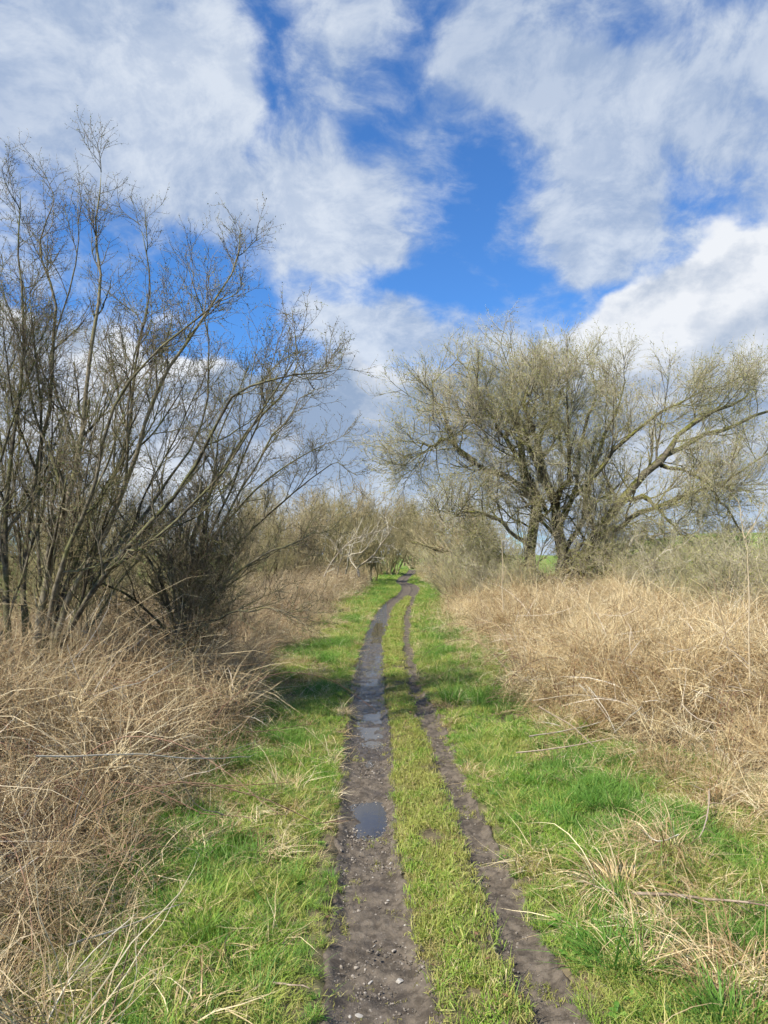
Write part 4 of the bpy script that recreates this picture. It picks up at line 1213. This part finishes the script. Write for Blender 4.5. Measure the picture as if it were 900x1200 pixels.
bramble(90, 930, 'red brown bramble canes in the near left bank', 11, seed=1)
bramble(10, 1010, 'bramble canes at the left edge of the near bank', 9, seed=2)
bramble(215, 860, 'bramble canes in front of the dark hawthorn', 9, seed=3)
bramble(60, 850, 'pale arching bramble canes under the tallest hawthorn', 10, seed=4)
bramble(350, 735, 'bramble in the left bank beyond the dark hawthorn', 8, seed=5)
bramble(620, 790, 'bramble arching at the left end of the right bank', 9, seed=6)
bramble(700, 800, 'bramble in the middle of the right straw bank', 11, seed=7)
bramble(800, 810, 'bramble below the leaning sapling in the right bank', 11, seed=8)
bramble(890, 850, 'bramble at the right edge of the right bank', 9, seed=9)
bramble(560, 735, 'far bramble beside the track at the right', 8, seed=10)


# individually visible tussocks
def tussock(u, v, mat, label, spec, cat='tussock', name='grass_tussock'):
    g = on_ground(u, v, 0.03); g[2] = float(height(g[0], g[1])) - 0.01
    B = Bag()
    for kw in spec:
        V, Fl, tn = blades(**kw); B.add(V, Fl, tn)
    o_ = link(name, B.mesh(name), M[mat]); o_.location = g; o_['label'] = label; o_['category'] = cat


tussock(722, 1040, 'straw', 'large drooping pale dead grass tussock on the right verge', [dict(n=420, L=0.27, Lv=0.25, w=0.0058, spread=0.8, lean=0.8, curve=1.3, K=7, droop=3.2, base_r=0.11)], name='dead_tussock')
tussock(782, 1000, 'straw', 'smaller swept dead grass tussock behind the large one', [dict(n=260, L=0.28, Lv=0.25, w=0.0055, spread=0.7, lean=0.75, curve=1.2, K=7, droop=3.0, base_r=0.08)], name='dead_tussock')
tussock(332, 925, 'straw', 'pale dead grass tussock on the left verge', [dict(n=120, L=0.26, Lv=0.3, w=0.004, spread=0.5, lean=0.8, curve=1.1, K=6, droop=1.6, base_r=0.1)], name='dead_tussock')
tussock(860, 1140, 'straw', 'spreading dead grass tussock near the bottom right corner', [dict(n=360, L=0.26, Lv=0.3, w=0.0052, spread=0.6, lean=0.95, curve=1.2, K=7, droop=2.6, base_r=0.15)], name='dead_tussock')
tussock(775, 1095, 'straw', 'low dead grass tussock between the two green ones', [dict(n=240, L=0.2, Lv=0.3, w=0.005, spread=0.5, lean=1.0, curve=1.2, K=6, droop=2.4, base_r=0.12)], name='dead_tussock')
tussock(708, 945, 'lush', 'bright green tussock in the middle of the right verge', [dict(n=240, L=0.16, Lv=0.3, w=0.005, spread=0.6, lean=0.5, curve=1.0, K=6, droop=0.9, base_r=0.12)])
tussock(722, 1120, 'lush', 'big green tussock leaning towards the narrow wheel track', [dict(n=300, L=0.18, Lv=0.3, w=0.0052, spread=0.6, lean=0.55, curve=1.0, K=6, droop=0.9, base_r=0.12)])
tussock(850, 1190, 'lush', 'green tussock with broad blades at the bottom right', [dict(n=220, L=0.18, Lv=0.3, w=0.006, spread=0.6, lean=0.45, curve=0.9, K=6, droop=0.6, base_r=0.10)])
tussock(530, 822, 'lush', 'dark green tuft at the edge of the narrow wheel track', [dict(n=160, L=0.24, Lv=0.3, w=0.006, spread=0.6, lean=0.4, curve=0.9, K=6, droop=0.6, base_r=0.10)])
tussock(280, 1010, 'lush', 'bright green tussock on the left verge', [dict(n=220, L=0.17, Lv=0.3, w=0.005, spread=0.5, lean=0.5, curve=1.0, K=6, droop=0.9, base_r=0.13)])

# hedge on the hill
hr = root('hedge', (95, 200, float(height(95, 200)) - .3), 'dark distant hedge on the skyline of the green field', 'hedge')
P_ = []
for k in range(26):
    A, B_, _ = shrub_parts(np.random.default_rng(500 + k % 3), H=3.4, Wd=3.5, n0=6, n1=5, n2=4, n3=3, r=.08, tr=.03) if k < 3 else (None, None, None)
    if k < 3:
        mh = B_.mesh('bush'); mh.materials.append(M['hawthorn_twig']); P_.append(mh)
    ob = bpy.data.objects.new('bush', P_[k % 3]); COL.objects.link(ob); ob.parent = hr
    xx = -8 + k * 2.2; ob.location = (xx, 0.2 * math.sin(k), float(height(95 + xx, 200)) - hr.location.z - .2); ob.rotation_euler.z = k
